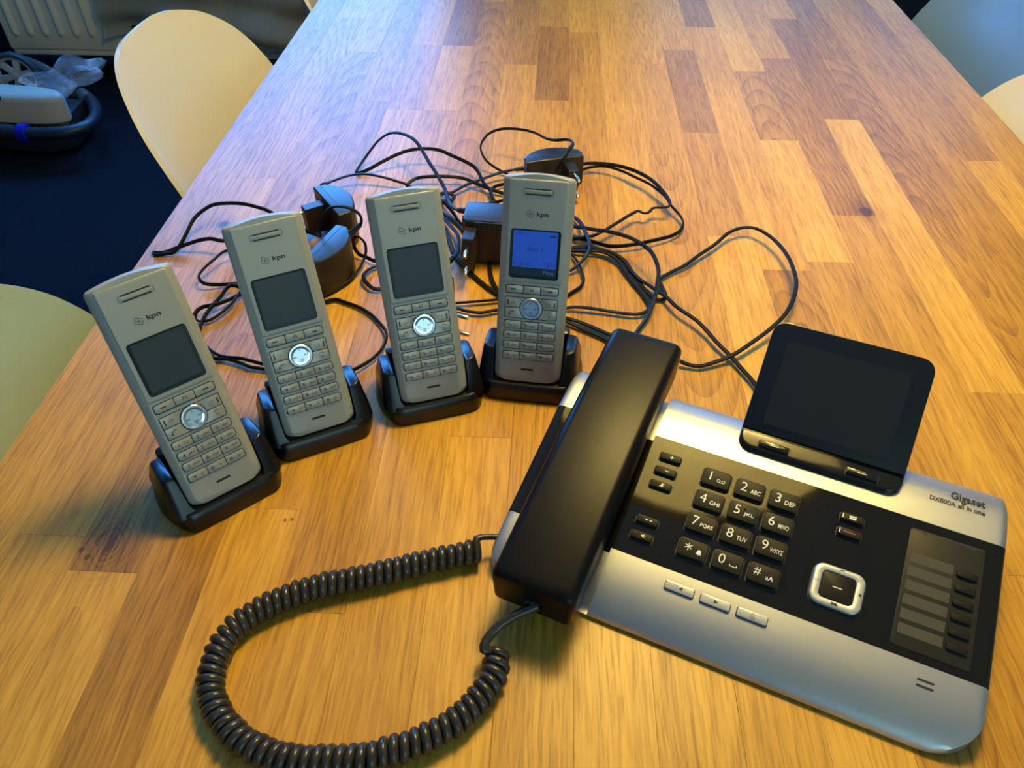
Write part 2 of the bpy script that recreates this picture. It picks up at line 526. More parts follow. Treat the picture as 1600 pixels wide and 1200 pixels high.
structure('baseboard_back', finish(box_bm(RX0, RY1 - .015, 0, RX1, RY1, .035, .003)), M_TRIM)
structure('baseboard_left', finish(box_bm(RX0, RY0, 0, RX0 + .015, RY1 - .015, .035, .003)), M_TRIM)

# ------------------------------------------------------------------ radiator under the window
rad = thing('radiator', 'cream ribbed panel radiator low on the dark back wall', 'radiator', (0, 2.85, 0.10))
RXA, RXB, RZH = -2.02, -0.20, 0.62
obj('panel', finish(box_bm(RXA, 0.0, 0.0, RXB, 0.055, RZH, 0.012, seg=3)), M_RAD, rad)
rib_bm = stack_bm([([(-.014 * k, 0), (-.0085 * k, -.010 * k), (0, -.0135 * k), (.0085 * k, -.010 * k), (.014 * k, 0)], z)
                   for z, k in ((.052, .25), (.060, .75), (.072, 1.0), (RZH - .072, 1.0), (RZH - .060, .75), (RZH - .052, .25))])
rib_me = finish(rib_bm, angle=60)
x = RXA + .048
while x < RXB - .03:
    obj('rib', rib_me, M_RAD, rad, loc=(x, 0.001, 0))
    x += .0575
obj('bottom_flange', finish(box_bm(RXA + .01, .004, -.016, RXB - .01, .05, .004, .004)), M_RAD, rad)
for bx in (RXA + .25, RXB - .25):
    obj('bracket', finish(box_bm(bx - .02, .05, -.10, bx + .02, .148, .3, .004)), M_BLACKSTEEL, rad)
obj('valve', finish(prism_bm(circle(RXB - .02, .03, .014, 16), -.10, .02, .003)), M_CHROMERIM, rad)

# cloth hung over the radiator
bm = bmesh.new()
nx, nz = 90, 46
cx0, cx1, cz0, cz1 = -1.615, -0.40, 0.168, 0.735
def cloth_y(u, v):
    fold = 0.010 * math.sin(9 * u + 5 * v + 2.2 * math.sin(4 * v)) + 0.008 * math.sin(23 * u - 9 * v) + 0.006 * math.sin(31 * v + 6 * u)
    return min(2.803 - 0.012 * (1 - v) + fold * (0.8 + 1.1 * (1 - v)), 2.832)
grid = []
for i in range(nx + 1):
    u = i / nx
    row = []
    for k in range(nz + 1):
        v = k / nz
        zz = cz0 + (cz1 - cz0) * v + (0.014 * math.sin(7 * u) + 0.006 * math.sin(19 * u)) * (1 - v)
        row.append(bm.verts.new((cx0 + (cx1 - cx0) * u + 0.012 * math.sin(6 * v) * (1 - u), cloth_y(u, v), zz)))
    for (yy, zz) in ((2.875, 0.742), (2.915, 0.70), (2.922, 0.50)):
        row.append(bm.verts.new((cx0 + (cx1 - cx0) * u, yy, zz)))
    grid.append(row)
for a, b in zip(grid, grid[1:]):
    for k in range(len(a) - 1):
        bm.faces.new((a[k], b[k], b[k + 1], a[k + 1]))
bmesh.ops.solidify(bm, geom=bm.faces[:], thickness=0.003)
tag(obj('draped_cloth', finish(bm, angle=70), M_CLOTH), 'crumpled grey-green cloth hanging over the radiator front', 'cloth')

# ------------------------------------------------------------------ pendant lamp (above the frame; it lights the table and shows in the gloss)
pend = thing('pendant_lamp', 'round pendant lamp whose bright inside is mirrored in the gloss black key panel', 'lamp', (LAMP.x, LAMP.y, T + .90))
def dome(r, h, zoff, n=10):
    L = []
    for k in range(n + 1):
        a = math.radians(90 * k / n * .93)
        L.append((circle(0, 0, r * math.cos(a), 48), h * math.sin(a) + zoff))
    return L
bm = stack_bm(dome(.305, .20, .0), cap=(False, True))
obj('shade', finish(bm, angle=60), mat('brown_shade', (.06, .028, .012), .6, bump=(60, .5, .004)), pend)
bm = stack_bm(dome(.300, .19, .0), cap=(False, True))
obj('shade_lining', finish(bm, angle=60), mat('pale_shade_lining', (.78, .74, .62), .7), pend)
bm = stack_bm([(circle(0, 0, .298, 48), -.012), (circle(0, 0, .310, 48), -.012), (circle(0, 0, .310, 48), .006), (circle(0, 0, .298, 48), .006), (circle(0, 0, .298, 48), -.012)], cap=(False, False))
obj('shade_rim', finish(bm, angle=40), mat('brown_rim', (.05, .022, .010), .7), pend)
obj('flex', finish(tube_bm([Vector((0, 0, .19)), Vector((0, 0, .55)), Vector((0, 0, RH - T - .90))], ring_prof(.004, 8))), M_CABLE, pend)
obj('lamp_holder', finish(prism_bm(circle(0, 0, .02, 16), .14, .20, .004)), M_BLACKSTEEL, pend)

# ================================================================== the table
table = thing('dining_table', 'long oak table of glued staves, carrying all the phones', 'table', (0, 0, 0))
BND = [-.409, -.361, -.313, -.2655, -.218, -.1692, -.1202, -.0695, -.0212, .0257, .0732, .1215, .1692, .2160, .2638, .3108, .3575, .4030, .4480, .4980, .5420, .5885]
JNT = {0: [1.62, .62], 1: [1.33, .80, .30], 2: [1.187, .273], 3: [1.45, 1.013, .52], 4: [1.217, .989, .33], 5: [1.218, .990, .25], 6: [1.42, 1.148, .62],
       7: [1.148, .407], 8: [1.307, 1.027, .50], 9: [1.283, 1.073, .36], 10: [1.39, .725, .27], 11: [1.159, .881, .41], 12: [1.216, .940, .703],
       13: [1.316, .644], 14: [1.139, .924, .660], 15: [1.189, .750, .30], 16: [1.36, .987, .477], 17: [1.189, .753, .38], 18: [1.52, .30],
       19: [1.250, .882], 20: [1.40, .55]}
# tone (0 dark .. 1 pale) of staves that can be told in the photograph, by column and order from the far end
TONE = {(5, 1): .30, (5, 2): .62, (4, 1): .62, (4, 2): .45, (5, 3): .52, (6, 1): .52, (6, 2): .44, (8, 1): .50, (8, 2): .30, (8, 3): .55,
        (9, 1): .66, (9, 2): .48, (9, 3): .50, (10, 1): .72, (10, 2): .66, (11, 1): .70, (11, 2): .60, (11, 3): .58, (12, 1): .66, (12, 2): .40, (12, 3): .52, (12, 4): .74,
        (13, 1): .36, (13, 2): .68, (13, 3): .46, (14, 1): .80, (14, 2): .50, (14, 3): .84, (14, 4): .50, (15, 1): .60, (15, 2): .42, (15, 3): .50, (16, 1): .62, (16, 2): .34, (16, 3): .84, (16, 4): .5,
        (17, 1): .36, (17, 2): .44, (17, 3): .50, (18, 1): .52, (18, 2): .46, (19, 1): .40, (19, 2): .44, (19, 3): .60, (20, 1): .62, (20, 2): .55,
        (2, 3): .62, (2, 2): .42, (3, 3): .36, (4, 4): .66, (4, 3): .60, (3, 4): .36, (5, 4): .60, (7, 3): .62, (7, 2): .62, (6, 3): .50, (6, 4): .56, (1, 3): .52, (0, 3): .5}
TILT = {(11, 1): .86, (12, 1): .84, (14, 1): .52, (14, 2): .9, (15, 2): .84, (17, 2): .88, (6, 2): .84, (6, 3): .86, (17, 3): .16, (11, 3): .15, (1, 2): .85, (2, 2): .8, (15, 3): .6, (13, 3): .9}
Y_END = (0.02, 2.34)
def tone_of(c, k, y):
    t = TONE.get((c, k), random.uniform(.42, .62))
    if t > .62: t = .62 + (t - .62) * .6
    return t + (.07 if y < .55 else 0)  # near staves paled to make up for lamp light falling short there

THK = 0.038
for c in range(21):
    ys = [Y_END[1]] + [j for j in ([1.80 + .1 * ((c * 7) % 5 - 2)] + JNT[c])] + [Y_END[0]]
    ys = sorted(set(ys), reverse=True)
    for k, (b, a) in enumerate(zip(ys, ys[1:])):
        g = 0.00003
        x0, x1 = BND[c] + g, BND[c + 1] - g
        h = random.uniform(-0.00006, 0.00006)
        ww, ll = (x1 - x0) / 2, (b - a) / 2 - g
        bmx = stack_bm([([(-ww, -ll), (ww, -ll), (ww, ll), (-ww, ll)], -THK), ([(-ww, -ll), (ww, -ll), (ww, ll), (-ww, ll)], -.00018),
                        ([(-ww + .00014, -ll + .00014), (ww - .00014, -ll + .00014), (ww - .00014, ll - .00014), (-ww + .00014, ll - .00014)], 0)])
        o = obj('stave', finish(bmx, smooth=False), M_WOOD, table, loc=((x0 + x1) / 2, (a + b) / 2, T + h))
        o.color = (tone_of(c, k, (a + b) / 2), TILT.get((c, k), random.choice((.38, .45, .56, .62, .7))), random.random(), 1)
def oak_part(name, me, tone=.45):
    o = obj(name, me, M_WOOD, table); o.color = (tone, .5, .4, 1); return o
oak_part('apron', finish(box_bm(-.33, .10, T - THK - .085, .51, .125, T - THK)))
oak_part('apron', finish(box_bm(-.33, 2.235, T - THK - .085, .51, 2.26, T - THK)))
oak_part('apron', finish(box_bm(-.335, .125, T - THK - .085, -.31, 2.235, T - THK)))
oak_part('apron', finish(box_bm(.49, .125, T - THK - .085, .515, 2.235, T - THK)))
for lx in (-.385, .485):
    for ly in (.06, 2.22):
        oak_part('leg', finish(box_bm(lx, ly, 0, lx + .08, ly + .08, T - THK, .004)))

# ================================================================== chairs
def chair_shell():
    prof = [(.235, .408), (.225, .432), (.19, .446), (.10, .440), (0, .432), (-.09, .430), (-.13, .444), (-.165, .478), (-.188, .53), (-.216, .60), (-.247, .68), (-.272, .745), (-.287, .79), (-.295, .815), (-.299, .828)]
    wid = [.160, .178, .192, .205, .213, .217, .217, .217, .218, .217, .209, .188, .150, .104, .052]
    side = [0, .004, .012, .026, .038, .046, .052, .056, .060, .060, .056, .046, .030, .014, .003]   # how far the sides curl up / forward
    bm = bmesh.new()
    P = smooth_path([(0, a, b) for a, b in prof], 0.02)
    def interp(arr, t):
        i = min(int(t), len(arr) - 2); f = t - i
        p0, p1, p2, p3 = arr[max(i - 1, 0)], arr[i], arr[i + 1], arr[min(i + 2, len(arr) - 1)]
        return p1 + .5 * f * (p2 - p0 + f * (2 * p0 - 5 * p1 + 4 * p2 - p3 + f * (3 * (p1 - p2) + p3 - p0)))
    n = 84; rows = []
    for k in range(n + 1):
        t = (len(prof) - 1) * (k / n)
        y, z = interp([q[0] for q in prof], t), interp([q[1] for q in prof], t)
        w, s = interp(wid, t), interp(side, t)
        ta, tb = max(t - .5, 0), min(t + .5, len(prof) - 1)
        d = Vector((0, interp([q[0] for q in prof], tb) - interp([q[0] for q in prof], ta), interp([q[1] for q in prof], tb) - interp([q[1] for q in prof], ta))).normalized()
        nrm = Vector((0, d.z, -d.y))          # points up on the seat, forward on the back
        row = []
        for j in range(25):
            u = -1 + 2 * j / 24
            c = abs(u) ** 2.4
            row.append(bm.verts.new(Vector((w * u, y, z)) + nrm * (s * c)))
        rows.append(row)
    for a, b in zip(rows, rows[1:]):
        for j in range(24):
            bm.faces.new((a[j], a[j + 1], b[j + 1], b[j]))
    bmesh.ops.recalc_face_normals(bm, faces=bm.faces)
    bmesh.ops.solidify(bm, geom=bm.faces[:], thickness=0.006)
    return finish(bm, angle=80)
shell_me = chair_shell()
leg_mes = []
for sx, sy in ((-1, 1), (1, 1), (-1, -1), (1, -1)):
    pts = [Vector((sx * .235, sy * .215 - .02, 0)), Vector((sx * .19, sy * .17 - .02, .2)), Vector((sx * .13, sy * .115 - .02, .425))]
    leg_mes.append(finish(tube_bm(pts, ring_prof(.016, 12), scale=[.7, 1, 1.05])))
bm = bmesh.new()
for a, b in (((-.14, .12), (.14, -.15)), ((.14, .12), (-.14, -.15))):
    tube_bm([Vector((a[0], a[1] - .01, .395)), Vector((0, -.02, .408)), Vector((b[0], b[1], .395))], ring_prof(.006, 8), bm)
brace_me = finish(bm)
def chair(loc, rz, label, m=None):
    t = thing('shell_chair', label, 'chair', loc, rz, 'plastic shell chairs around the table')
    sm_ = shell_me
    if m is not None:
        sm_ = shell_me.copy(); sm_.materials.clear()
    obj('shell', sm_, m or M_CHAIR, t)
    for lm in leg_mes: obj('leg', lm, M_LEG, t)
    obj('brace', brace_me, M_BLACKSTEEL, t)
    return t
R = math.radians
chair((-.275, 1.08, -.012), R(-90), 'pale shell chair whose whole backrest shows, in front of the radiator')
chair((-.24, .375, -.004), R(-90), 'sage-tinted shell chair nearest the viewer, behind the leftmost handset at the left table edge', M_CHAIRG)
chair((-.235, 1.675, 0), R(-90), 'pale shell chair of which a sliver shows between the cloth and the far table corner')
chair((.50, 1.37, 0), R(90), 'bluish shell chair at the right table edge, partly behind the cream one', M_CHAIRB)
chair((.395, .90, 0), R(90), 'cream shell chair with a bright rim, in front of the bluish chair')

# ================================================================== cordless handsets
def mmr(*a, **k):
    """rounded rectangle given in millimetres."""
    return [(x * MM, y * MM) for x, y in rrect(*a, **k)]
def mmp(pts): return [(x * MM, y * MM) for x, y in pts]

def handset_outline():
    pts = []
    W, L = 27.0, 163.4
    for (cx, cy, a0, r) in ((-W + 6.5, -1 + 6.5, 180, 6.5), (W - 6.5, -1 + 6.5, 270, 6.5)):
        for k in range(7): 
            a = R(a0 + 90 * k / 6); pts.append((cx + r * math.cos(a), cy + r * math.sin(a)))
    r = 3.2
    for k in range(5):
        a = R(0 + 80 * k / 4); pts.append((W - r + r * math.cos(a), L - 2.2 - r + r * math.sin(a)))
    for k in range(1, 10):
        u = 1 - 2 * k / 10; pts.append((u * (W - r), L - 2.2 + 2.4 * (1 - u * u)))
    for k in range(5):
        a = R(100 + 80 * k / 4); pts.append((-W + r + r * math.cos(a), L - 2.2 - r + r * math.sin(a)))
    return mmp(pts)
HO = handset_outline()
MARK = {'1': 'o_o', '2': 'abc', '3': 'def', '4': 'ghi', '5': 'jkl', '6': 'mno', '7': 'pqrs', '8': 'tuv', '9': 'wxyz'}

def crown_logo():
    """outline petal badge with a small crown, printed."""
    q = []
    pet = [(-.55, 1.9), (-1.55, 2.15), (-2.15, 1.6), (-2.1, .7), (-2.0, .35), (-2.55, .15), (-2.85, -.5), (-2.2, -1.35), (-1.1, -1.75), (-.3, -1.85), (.5, -2.45), (1.0, -2.3), (1.35, -1.3), (1.7, -.5), (1.75, .2), (1.35, .75), (.75, .8), (.35, 1.2), (-.1, 1.65)]
    q += stroke(mmp([(x * 1.15 + .3, y * 1.15) for x, y in pet]), .34 * MM, closed=True)
    q.append(mmp([(-1.3, -.95), (.75, -.95), (.75, -.62), (-1.3, -.62)]))
    for a in (-1.35, -.72, -.28, .18, .80):
        q.append(mmp([(a - .13, -.45), (a + .13, -.45), (a + .16, .45 - abs(a + .28) * .25), (a - .16, .45 - abs(a + .28) * .25)]))
    q.append(mmp([(-.48, .62), (-.08, .62), (-.08, 1.0), (-.48, 1.0)]))
    return q

def key_part(root, poly, z0, z1, bev, m, name='key'):
    """a key whose own origin is the middle of its outline."""
    cx = sum(p[0] for p in poly) / len(poly); cy = sum(p[1] for p in poly) / len(poly)
    xs_ = [p[0] for p in poly]; ys_ = [p[1] for p in poly]
    cx, cy = (min(xs_) + max(xs_)) / 2, (min(ys_) + max(ys_)) / 2
    me = finish(prism_bm([(x - cx, y - cy) for x, y in poly], z0, z1, bev))
    return obj(name, me, m, root, loc=(cx, cy, 0)), cx, cy

def make_handset():
    h = thing('cordless_handset', '-', 'telephone', group='silver cordless handsets standing in their cradles')
    def I(d, tc=0.0):
        e = min(d, .7)
        return [(x * (1 - d / 27.0), .0812 + (y - .0812) * (1 - e / 82.0) - (tc * MM if y > .15 else 0)) for x, y in HO]
    # back shell, front shell with chamfered long sides
    obj('back_shell', finish(stack_bm([(I(4.0, 12), -24 * MM), (I(1.5, 10), -22.5 * MM), (I(.5, 7.5), -19 * MM), (I(.5, 3.5), -13 * MM), (I(.5, 1.2), -9 * MM)]), angle=40), M_PHONE, h)
    def facez(p_in, z):
        return z
    obj('front_shell', finish(stack_bm([(I(0, 1.0), -9 * MM), (I(0, .3), -6 * MM), (I(0), -4.4 * MM), (I(.5), -3.0 * MM), (I(1.3), -2.2 * MM), (I(4.2), -.35 * MM), (I(5.0), -.08 * MM), (I(5.8), 0)]), angle=25), M_PHONE, h)
    # raised upper half with the ear slot and the screen
    up = mmp(rrect(-21.6, 81.8, 21.6, 158.6, 1.5, n=3))
    obj('upper_face', finish(stack_bm([(inset(up, -1.3 * MM), -.6 * MM), (inset(up, -.2 * MM), .42 * MM), (inset(up, .5 * MM), .62 * MM), (inset(up, 1.2 * MM), .66 * MM)]), angle=25), M_PHONE, h)
    # ear slot
    e = obj('earpiece_bed', finish(stack_bm([(mmr(-13.0, 145.9, 13.0, 155.0, 4.5), .60 * MM), (inset(mmr(-13.0, 145.9, 13.0, 155.0, 4.5), .4 * MM), .72 * MM), (mmr(-11.6, 147.2, 11.6, 153.7, 3.2), .50 * MM), (mmr(-11.2, 147.6, 11.2, 153.3, 2.8), .45 * MM)])), M_PHONE, h)
    obj('earpiece_slot', poly_mesh([mmr(-9.0, 151.8, 9.0, 152.75, .45), mmr(-9.0, 148.0, 9.0, 148.95, .45)] + stroke(mmp(arc(-8.9, 150.4, 2.3, 95, 265)), .28 * MM) + stroke(mmp(arc(8.9, 150.4, 2.3, -85, 85)), .28 * MM), z=.74 * MM), M_GAP, h)
    obj('earpiece_bar', finish(prism_bm(mmr(-10.0, 149.0, 10.0, 151.75, 1.3), .4 * MM, 1.0 * MM, .25 * MM)), M_PHONE, h)
    lg = obj('logo', poly_mesh(crown_logo(), z=.70 * MM), M_PRINTD, h, loc=(-5.2 * MM, 134.2 * MM, 0))
    obj('logo_lettering', text_mesh('kpn', w=8.9 * MM, h=4.2 * MM, bold=.035, thick=.70 * MM), M_PRINTD, h, loc=(4.1 * MM, 133.8 * MM, 0))
    # screen
    sc = obj('screen', finish(stack_bm([(mmr(-19.1, 85.0, 19.1, 122.7, 2.4), .5 * MM), (mmr(-19.1, 85.0, 19.1, 122.7, 2.4), .80 * MM), (mmr(-18.8, 85.3, 18.8, 122.4, 2.2), .92 * MM), (mmr(-17.6, 86.6, 17.6, 121.6, 1.2), .74 * MM)]), angle=20), M_HSGLASS, h)
    obj('display', poly_mesh([mmp([(-16.9, 87.6), (16.9, 87.6), (16.9, 121.4), (-16.9, 121.4)])], z=.80 * MM), M_HSLCD, sc)
    # dark channels round the key rows
    beds = [mmr(-21.1, 72.3, 20.4, 79.4, 2.0)]
    for v in (44.0, 35.6, 27.1, 18.4): beds.append(mmr(-21.15, v - .2, 20.4, v + 6.6, 2.0))
    beds.append(mmr(-21.0, 52.4, 20.3, 69.9, .9)); 
    bmx = bmesh.new()
    for bd in beds: prism_bm(bd, -.3 * MM, .06 * MM, 0, bmx)
    prism_bm(mmp(circle(-.2, 61, 9.3, 40)), -.3 * MM, .10 * MM, 0, bmx)
    obj('key_surround', finish(bmx, angle=30), M_GAP, h)
    cols = ((-20.5, -7.4), (-6.95, 6.1), (6.55, 19.8))
    # soft keys
    for i, (a, b) in enumerate(cols):
        rs = [(1.6, .55, .55, 1.6), (.55, .55, .55, .55), (.55, 1.6, 1.6, .55)][i]
        k, cx, cy = key_part(h, mmp(rrect(a, 73.0, b, 78.8, 1, n=4, rs=rs)), -.2 * MM, .75 * MM, .4 * MM, M_PHONEKEY)
        if i == 1:
            rk = stroke(mmp([(-1.1, -1.1), (-1.1, 1.0), (-.6, 1.3), (1.0, 1.3), (1.2, .9), (1.2, -1.1)]), .36 * MM) + stroke(mmp([(-1.1, .1), (1.2, .1)]), .36 * MM) + stroke(mmp([(.4, .1), (.4, -.2)]), .3 * MM)
            obj('legend', poly_mesh(rk, z=.79 * MM), M_PRINTD, k)
        else:
            obj('legend', poly_mesh([mmr(-1.9, -.45, 1.9, .5, .2)], z=.79 * MM), M_PRINTD, k, loc=((.8 if i == 2 else -.8) * MM, 0, 0))
    # four function keys cut round the navigation disc
    def cut(x0, y0, x1, y1, rad=9.1, c=(-.2, 61.0)):
        """rectangle minus the disc; the disc bites one inner corner."""
        yin = y1 if abs(y1 - c[1]) < abs(y0 - c[1]) else y0
        yout = y0 if yin == y1 else y1
        s = 1 if x1 > 0 else -1
        dxi = math.sqrt(max(rad ** 2 - (yin - c[1]) ** 2, 0)); dxo = math.sqrt(max(rad ** 2 - (yout - c[1]) ** 2, 0))
        pts = []
        xo = x0 if s < 0 else x1
        a0 = math.atan2(yin - c[1], s * dxi); a1 = math.atan2(yout - c[1], s * max(dxo, .01))
        if s < 0:
            if a0 < 0: a0 += 2 * math.pi
            if a1 < 0: a1 += 2 * math.pi
        arcp = [(c[0] + rad * math.cos(a0 + (a1 - a0) * k / 8), c[1] + rad * math.sin(a0 + (a1 - a0) * k / 8)) for k in range(9)]
        pts = [(xo, yin)] + arcp + [(xo, yout)]
        area = sum(pts[i][0] * pts[(i + 1) % len(pts)][1] - pts[(i + 1) % len(pts)][0] * pts[i][1] for i in range(len(pts)))
        return mmp(pts if area > 0 else pts[::-1])
    env = stroke(mmp([(-1.7, -1.25), (1.7, -1.25), (1.7, 1.25), (-1.7, 1.25)]), .2 * MM, True) + stroke(mmp([(-1.6, 1.1), (0, -.2), (1.6, 1.1)]), .2 * MM)
    spk = stroke(mmp([(-1.3, -.6), (-.4, -.6), (.5, -1.2), (.5, 1.2), (-.4, .6), (-1.3, .6)]), .22 * MM, True) + stroke(mmp([(.9, 0), (2.0, 0)]), .2 * MM) + stroke(mmp([(1.4, .7), (1.4, -.7)]), .2 * MM)
    hook = stroke(mmp(arc(1.6, -1.6, 3.0, 95, 175)), .5 * MM) + [mmr(1.0, .9, 2.3, 1.7, .2), mmr(-1.7, -1.9, -.9, -.7, .2)]
    hang = stroke(mmp(arc(0, -.6, 2.0, 25, 155)), .5 * MM)
    for (poly, mk, ox, oy) in ((cut(-20.4, 61.25, -1, 69.3), spk, -2.2, 0), (cut(-20.4, 53.0, -1, 60.75), hook, -3.2, 0), (cut(1, 61.25, 19.7, 69.3), env, 1.4, -.4), (cut(1, 53.0, 19.7, 60.75), hang, 2.6, .9)):
        k, cx, cy = key_part(h, poly, -.2 * MM, .6 * MM, .3 * MM, M_PHONEKEY)
        obj('legend', poly_mesh(mk, z=.64 * MM), M_PRINTR if mk is hang else M_PRINTD, k, loc=(ox * MM, oy * MM, 0))
        if mk is spk: obj('indicator', poly_mesh([mmr(-6.7, -2.1, -5.6, 2.1, .2)], z=.64 * MM), M_CARD, k)
        if mk is env: obj('indicator', poly_mesh([mmr(5.7, -2.3, 6.9, 1.9, .2)], z=.64 * MM), M_CARD, k)
        if mk is hang: obj('indicator', poly_mesh(stroke(mmp(circle(2.6, -1.1, .95, 14)), .18 * MM, True) + stroke(mmp([(2.6, -1.0), (2.6, -.2)]), .18 * MM), z=.64 * MM), M_PRINTD, k)
    # navigation disc
    nv = obj('navigation_disc', finish(stack_bm([(mmp(circle(0, 0, 8.6, 48)), -.2 * MM), (mmp(circle(0, 0, 8.6, 48)), .7 * MM), (mmp(circle(0, 0, 8.2, 48)), 1.15 * MM), (mmp(circle(0, 0, 7.2, 48)), 1.2 * MM), (mmp(circle(0, 0, 6.7, 48)), .85 * MM)]), angle=30), M_CHROMERIM, h, loc=(-.2 * MM, 61 * MM, 0))
    obj('disc_face', finish(stack_bm([(mmp(circle(0, 0, 6.65 - .35 * k, 40)), (.95 - .022 * (6.65 - .35 * k) * 0 - .018 * k * (2 - k / 19)) * MM + .02 * MM) for k in range(0, 19)], cap=(False, True)), angle=60), M_CHROME, nv)
    obj('legend', poly_mesh([mmp([(-5.6, -.3), (-4.7, -.9), (-4.7, .3)]), mmp([(5.6, .3), (4.7, .9), (4.7, -.3)]), mmp([(0, 4.9), (-.6, 4.1), (.6, 4.1)]), mmp([(0, -5.4), (.6, -4.6), (-.6, -4.6)])] + stroke(mmp([(-4.2, -.9), (-4.2, .3), (-3.6, -.8), (-3.6, .3)]), .16 * MM) + stroke(mmp([(-3.2, -.9), (-3.2, .3)]), .16 * MM) + stroke(mmp([(-1.1, -3.9), (1.1, -3.9), (1.1, -2.7), (-1.1, -2.7)]), .2 * MM, True) + stroke(mmp([(0, -3.9), (0, -2.7)]), .2 * MM) + [mmr(2.8, -.5, 3.6, .6, .1)], z=1.02 * MM), M_PRINTD, nv)
    # number keys
    lab = [['1', '2', '3'], ['4', '5', '6'], ['7', '8', '9'], ['*', '0', '#']]
    for r_, v in enumerate((44.3, 35.9, 27.4, 18.7)):
        for i, (a, b) in enumerate(cols):
            rs = [(1.6, .55, .55, 1.6), (.55, .55, .55, .55), (.55, 1.6, 1.6, .55)][i]
            k, cx, cy = key_part(h, mmp(rrect(a, v, b, v + 5.8, 1, n=4, rs=rs)), -.2 * MM, .8 * MM, .45 * MM, M_PHONEKEY)
            d = lab[r_][i]
            if d == '*':
                ast = []
                for q in range(3):
                    an = R(60 * q + 30); ast += stroke(mmp([(-1.1 * math.cos(an), -1.1 * math.sin(an)), (1.1 * math.cos(an), 1.1 * math.sin(an))]), .3 * MM)
                obj('legend', poly_mesh(ast, z=.84 * MM), M_PRINTD, k, loc=(-2.2 * MM, 0, 0))
                obj('letters', poly_mesh(stroke(mmp([(-.9, -.8), (.9, -.8), (.5, .2), (0, .9), (-.5, .2)]), .2 * MM, True), z=.84 * MM), M_PRINTD, k, loc=(3 * MM, 0, 0))
                continue
            obj('legend', text_mesh(d, h=2.7 * MM, bold=.008, thick=.84 * MM), M_PRINTD, k, loc=((-2.6 if i == 0 else -3.2) * MM, 0, 0))
            sub = {'0': '+', '#': 'o-'}.get(d) or MARK[d]
            if d == '1':
                mk = stroke(mmp(circle(-1.2, 0, .7, 12)), .18 * MM, True) + stroke(mmp(circle(1.2, 0, .7, 12)), .18 * MM, True) + stroke(mmp([(-1.2, -.75), (1.2, -.75)]), .18 * MM)
                obj('letters', poly_mesh(mk, z=.84 * MM), M_PRINTD, k, loc=(2.6 * MM, 0, 0))
            else:
                obj('letters', text_mesh(sub, w={1: 1.6, 2: 2.6, 3: 4.0, 4: 4.8}[len(sub)] * MM, h=(1.5 if sub == '+' else 2.0) * MM, thick=.84 * MM), M_PRINTD, k, loc=(2.6 * MM, -.1 * MM, 0))
            if d == '5':
                obj('raised_dot', finish(prism_bm(mmp(circle(0, 0, .3, 8)), .7 * MM, 1.1 * MM, .1 * MM)), M_PHONEKEY, k, loc=(.6 * MM, 1.7 * MM, 0))
    obj('microphone_slot', finish(prism_bm(mmr(-5.4, 9.2, 4.9, 11.0, .85), -.3 * MM, .08 * MM)), M_GAP, h)
    return h

# seat point of each handset (front lower edge of its face), its turn and lean
HS = [(-.2169, .3313, 41.01), (-.1648, .3930, 27.89), (-.0825, .4304, 19.36), (-.0115, .4531, -5.54)]
LEAN = R(21.857)
def hs_matrix(x, y, deg):
    a = R(deg)
    r = Vector((math.cos(a), math.sin(a), 0)); b = Vector((-math.sin(a), math.cos(a), 0))
    up = Vector((0, 0, 1)) * math.cos(LEAN) + b * math.sin(LEAN)
    n = r.cross(up)
    m = Matrix((r, up, n)).transposed().to_4x4()
    m.translation = Vector((x, y, T + .018))
    return m
hs0 = make_handset()
HL = ['silver cordless handset furthest left, in the cradle nearest the viewer, screen off',
      'silver cordless handset second from the left, screen off, black adapters behind its top',
      'silver cordless handset third from the left, screen off, just left of the lit one',
      'silver cordless handset with the lit blue screen']
for i, q in enumerate(HS):
    h = hs0 if i == 0 else dup(hs0)
    h.matrix_world = hs_matrix(*q)
    h['label'] = HL[i]
    if i == 3:
        sc = [c for c in h.children if c.name.startswith('screen')][0]
        for c in list(sc.children): bpy.data.objects.remove(c)
        z = .80
        obj('lit_display', poly_mesh([mmp([(-16.9, 93.6), (16.9, 93.6), (16.9, 121.6), (-16.9, 121.6)])], z=z * MM), M_LCDON, sc)
        obj('menu_bar', poly_mesh([mmp([(-16.9, 87.4), (16.9, 87.4), (16.9, 93.6), (-16.9, 93.6)])], z=z * MM), M_LCDBAR, sc)
        t_ = (z + .04) * MM
        obj('display_text', text_mesh('Basis 1', w=11.2 * MM, h=3.2 * MM, thick=t_), M_LCDINK, sc, loc=(0, 108 * MM, 0))
        obj('display_text', text_mesh('01.04.20', w=13.2 * MM, h=3.0 * MM, thick=t_), M_LCDINK, sc, loc=(-9.3 * MM, 96.2 * MM, 0))
        obj('display_text', text_mesh('13:44', w=8.2 * MM, h=3.0 * MM, thick=t_), M_LCDINK, sc, loc=(12.2 * MM, 96.6 * MM, 0))
        obj('display_text', text_mesh('Menu', w=8.2 * MM, h=2.8 * MM, thick=t_), M_LCDPALE, sc, loc=(11.8 * MM, 90.6 * MM, 0))
        obj('battery_symbol', poly_mesh([mmr(-2.2, -.8, 2.2, .8, .2), mmr(-2.9, -.4, -2.2, .4, .1)], z=t_), M_LCDINK, sc, loc=(13.4 * MM, 118.6 * MM, 0))
        obj('signal_symbol', poly_mesh([mmr(-2.2 + 1.2 * k, -.8, -1.5 + 1.2 * k, -.4 + .4 * k, .05) for k in range(4)], z=t_), M_LCDINK, sc, loc=(-13.0 * MM, 119.6 * MM, 0))

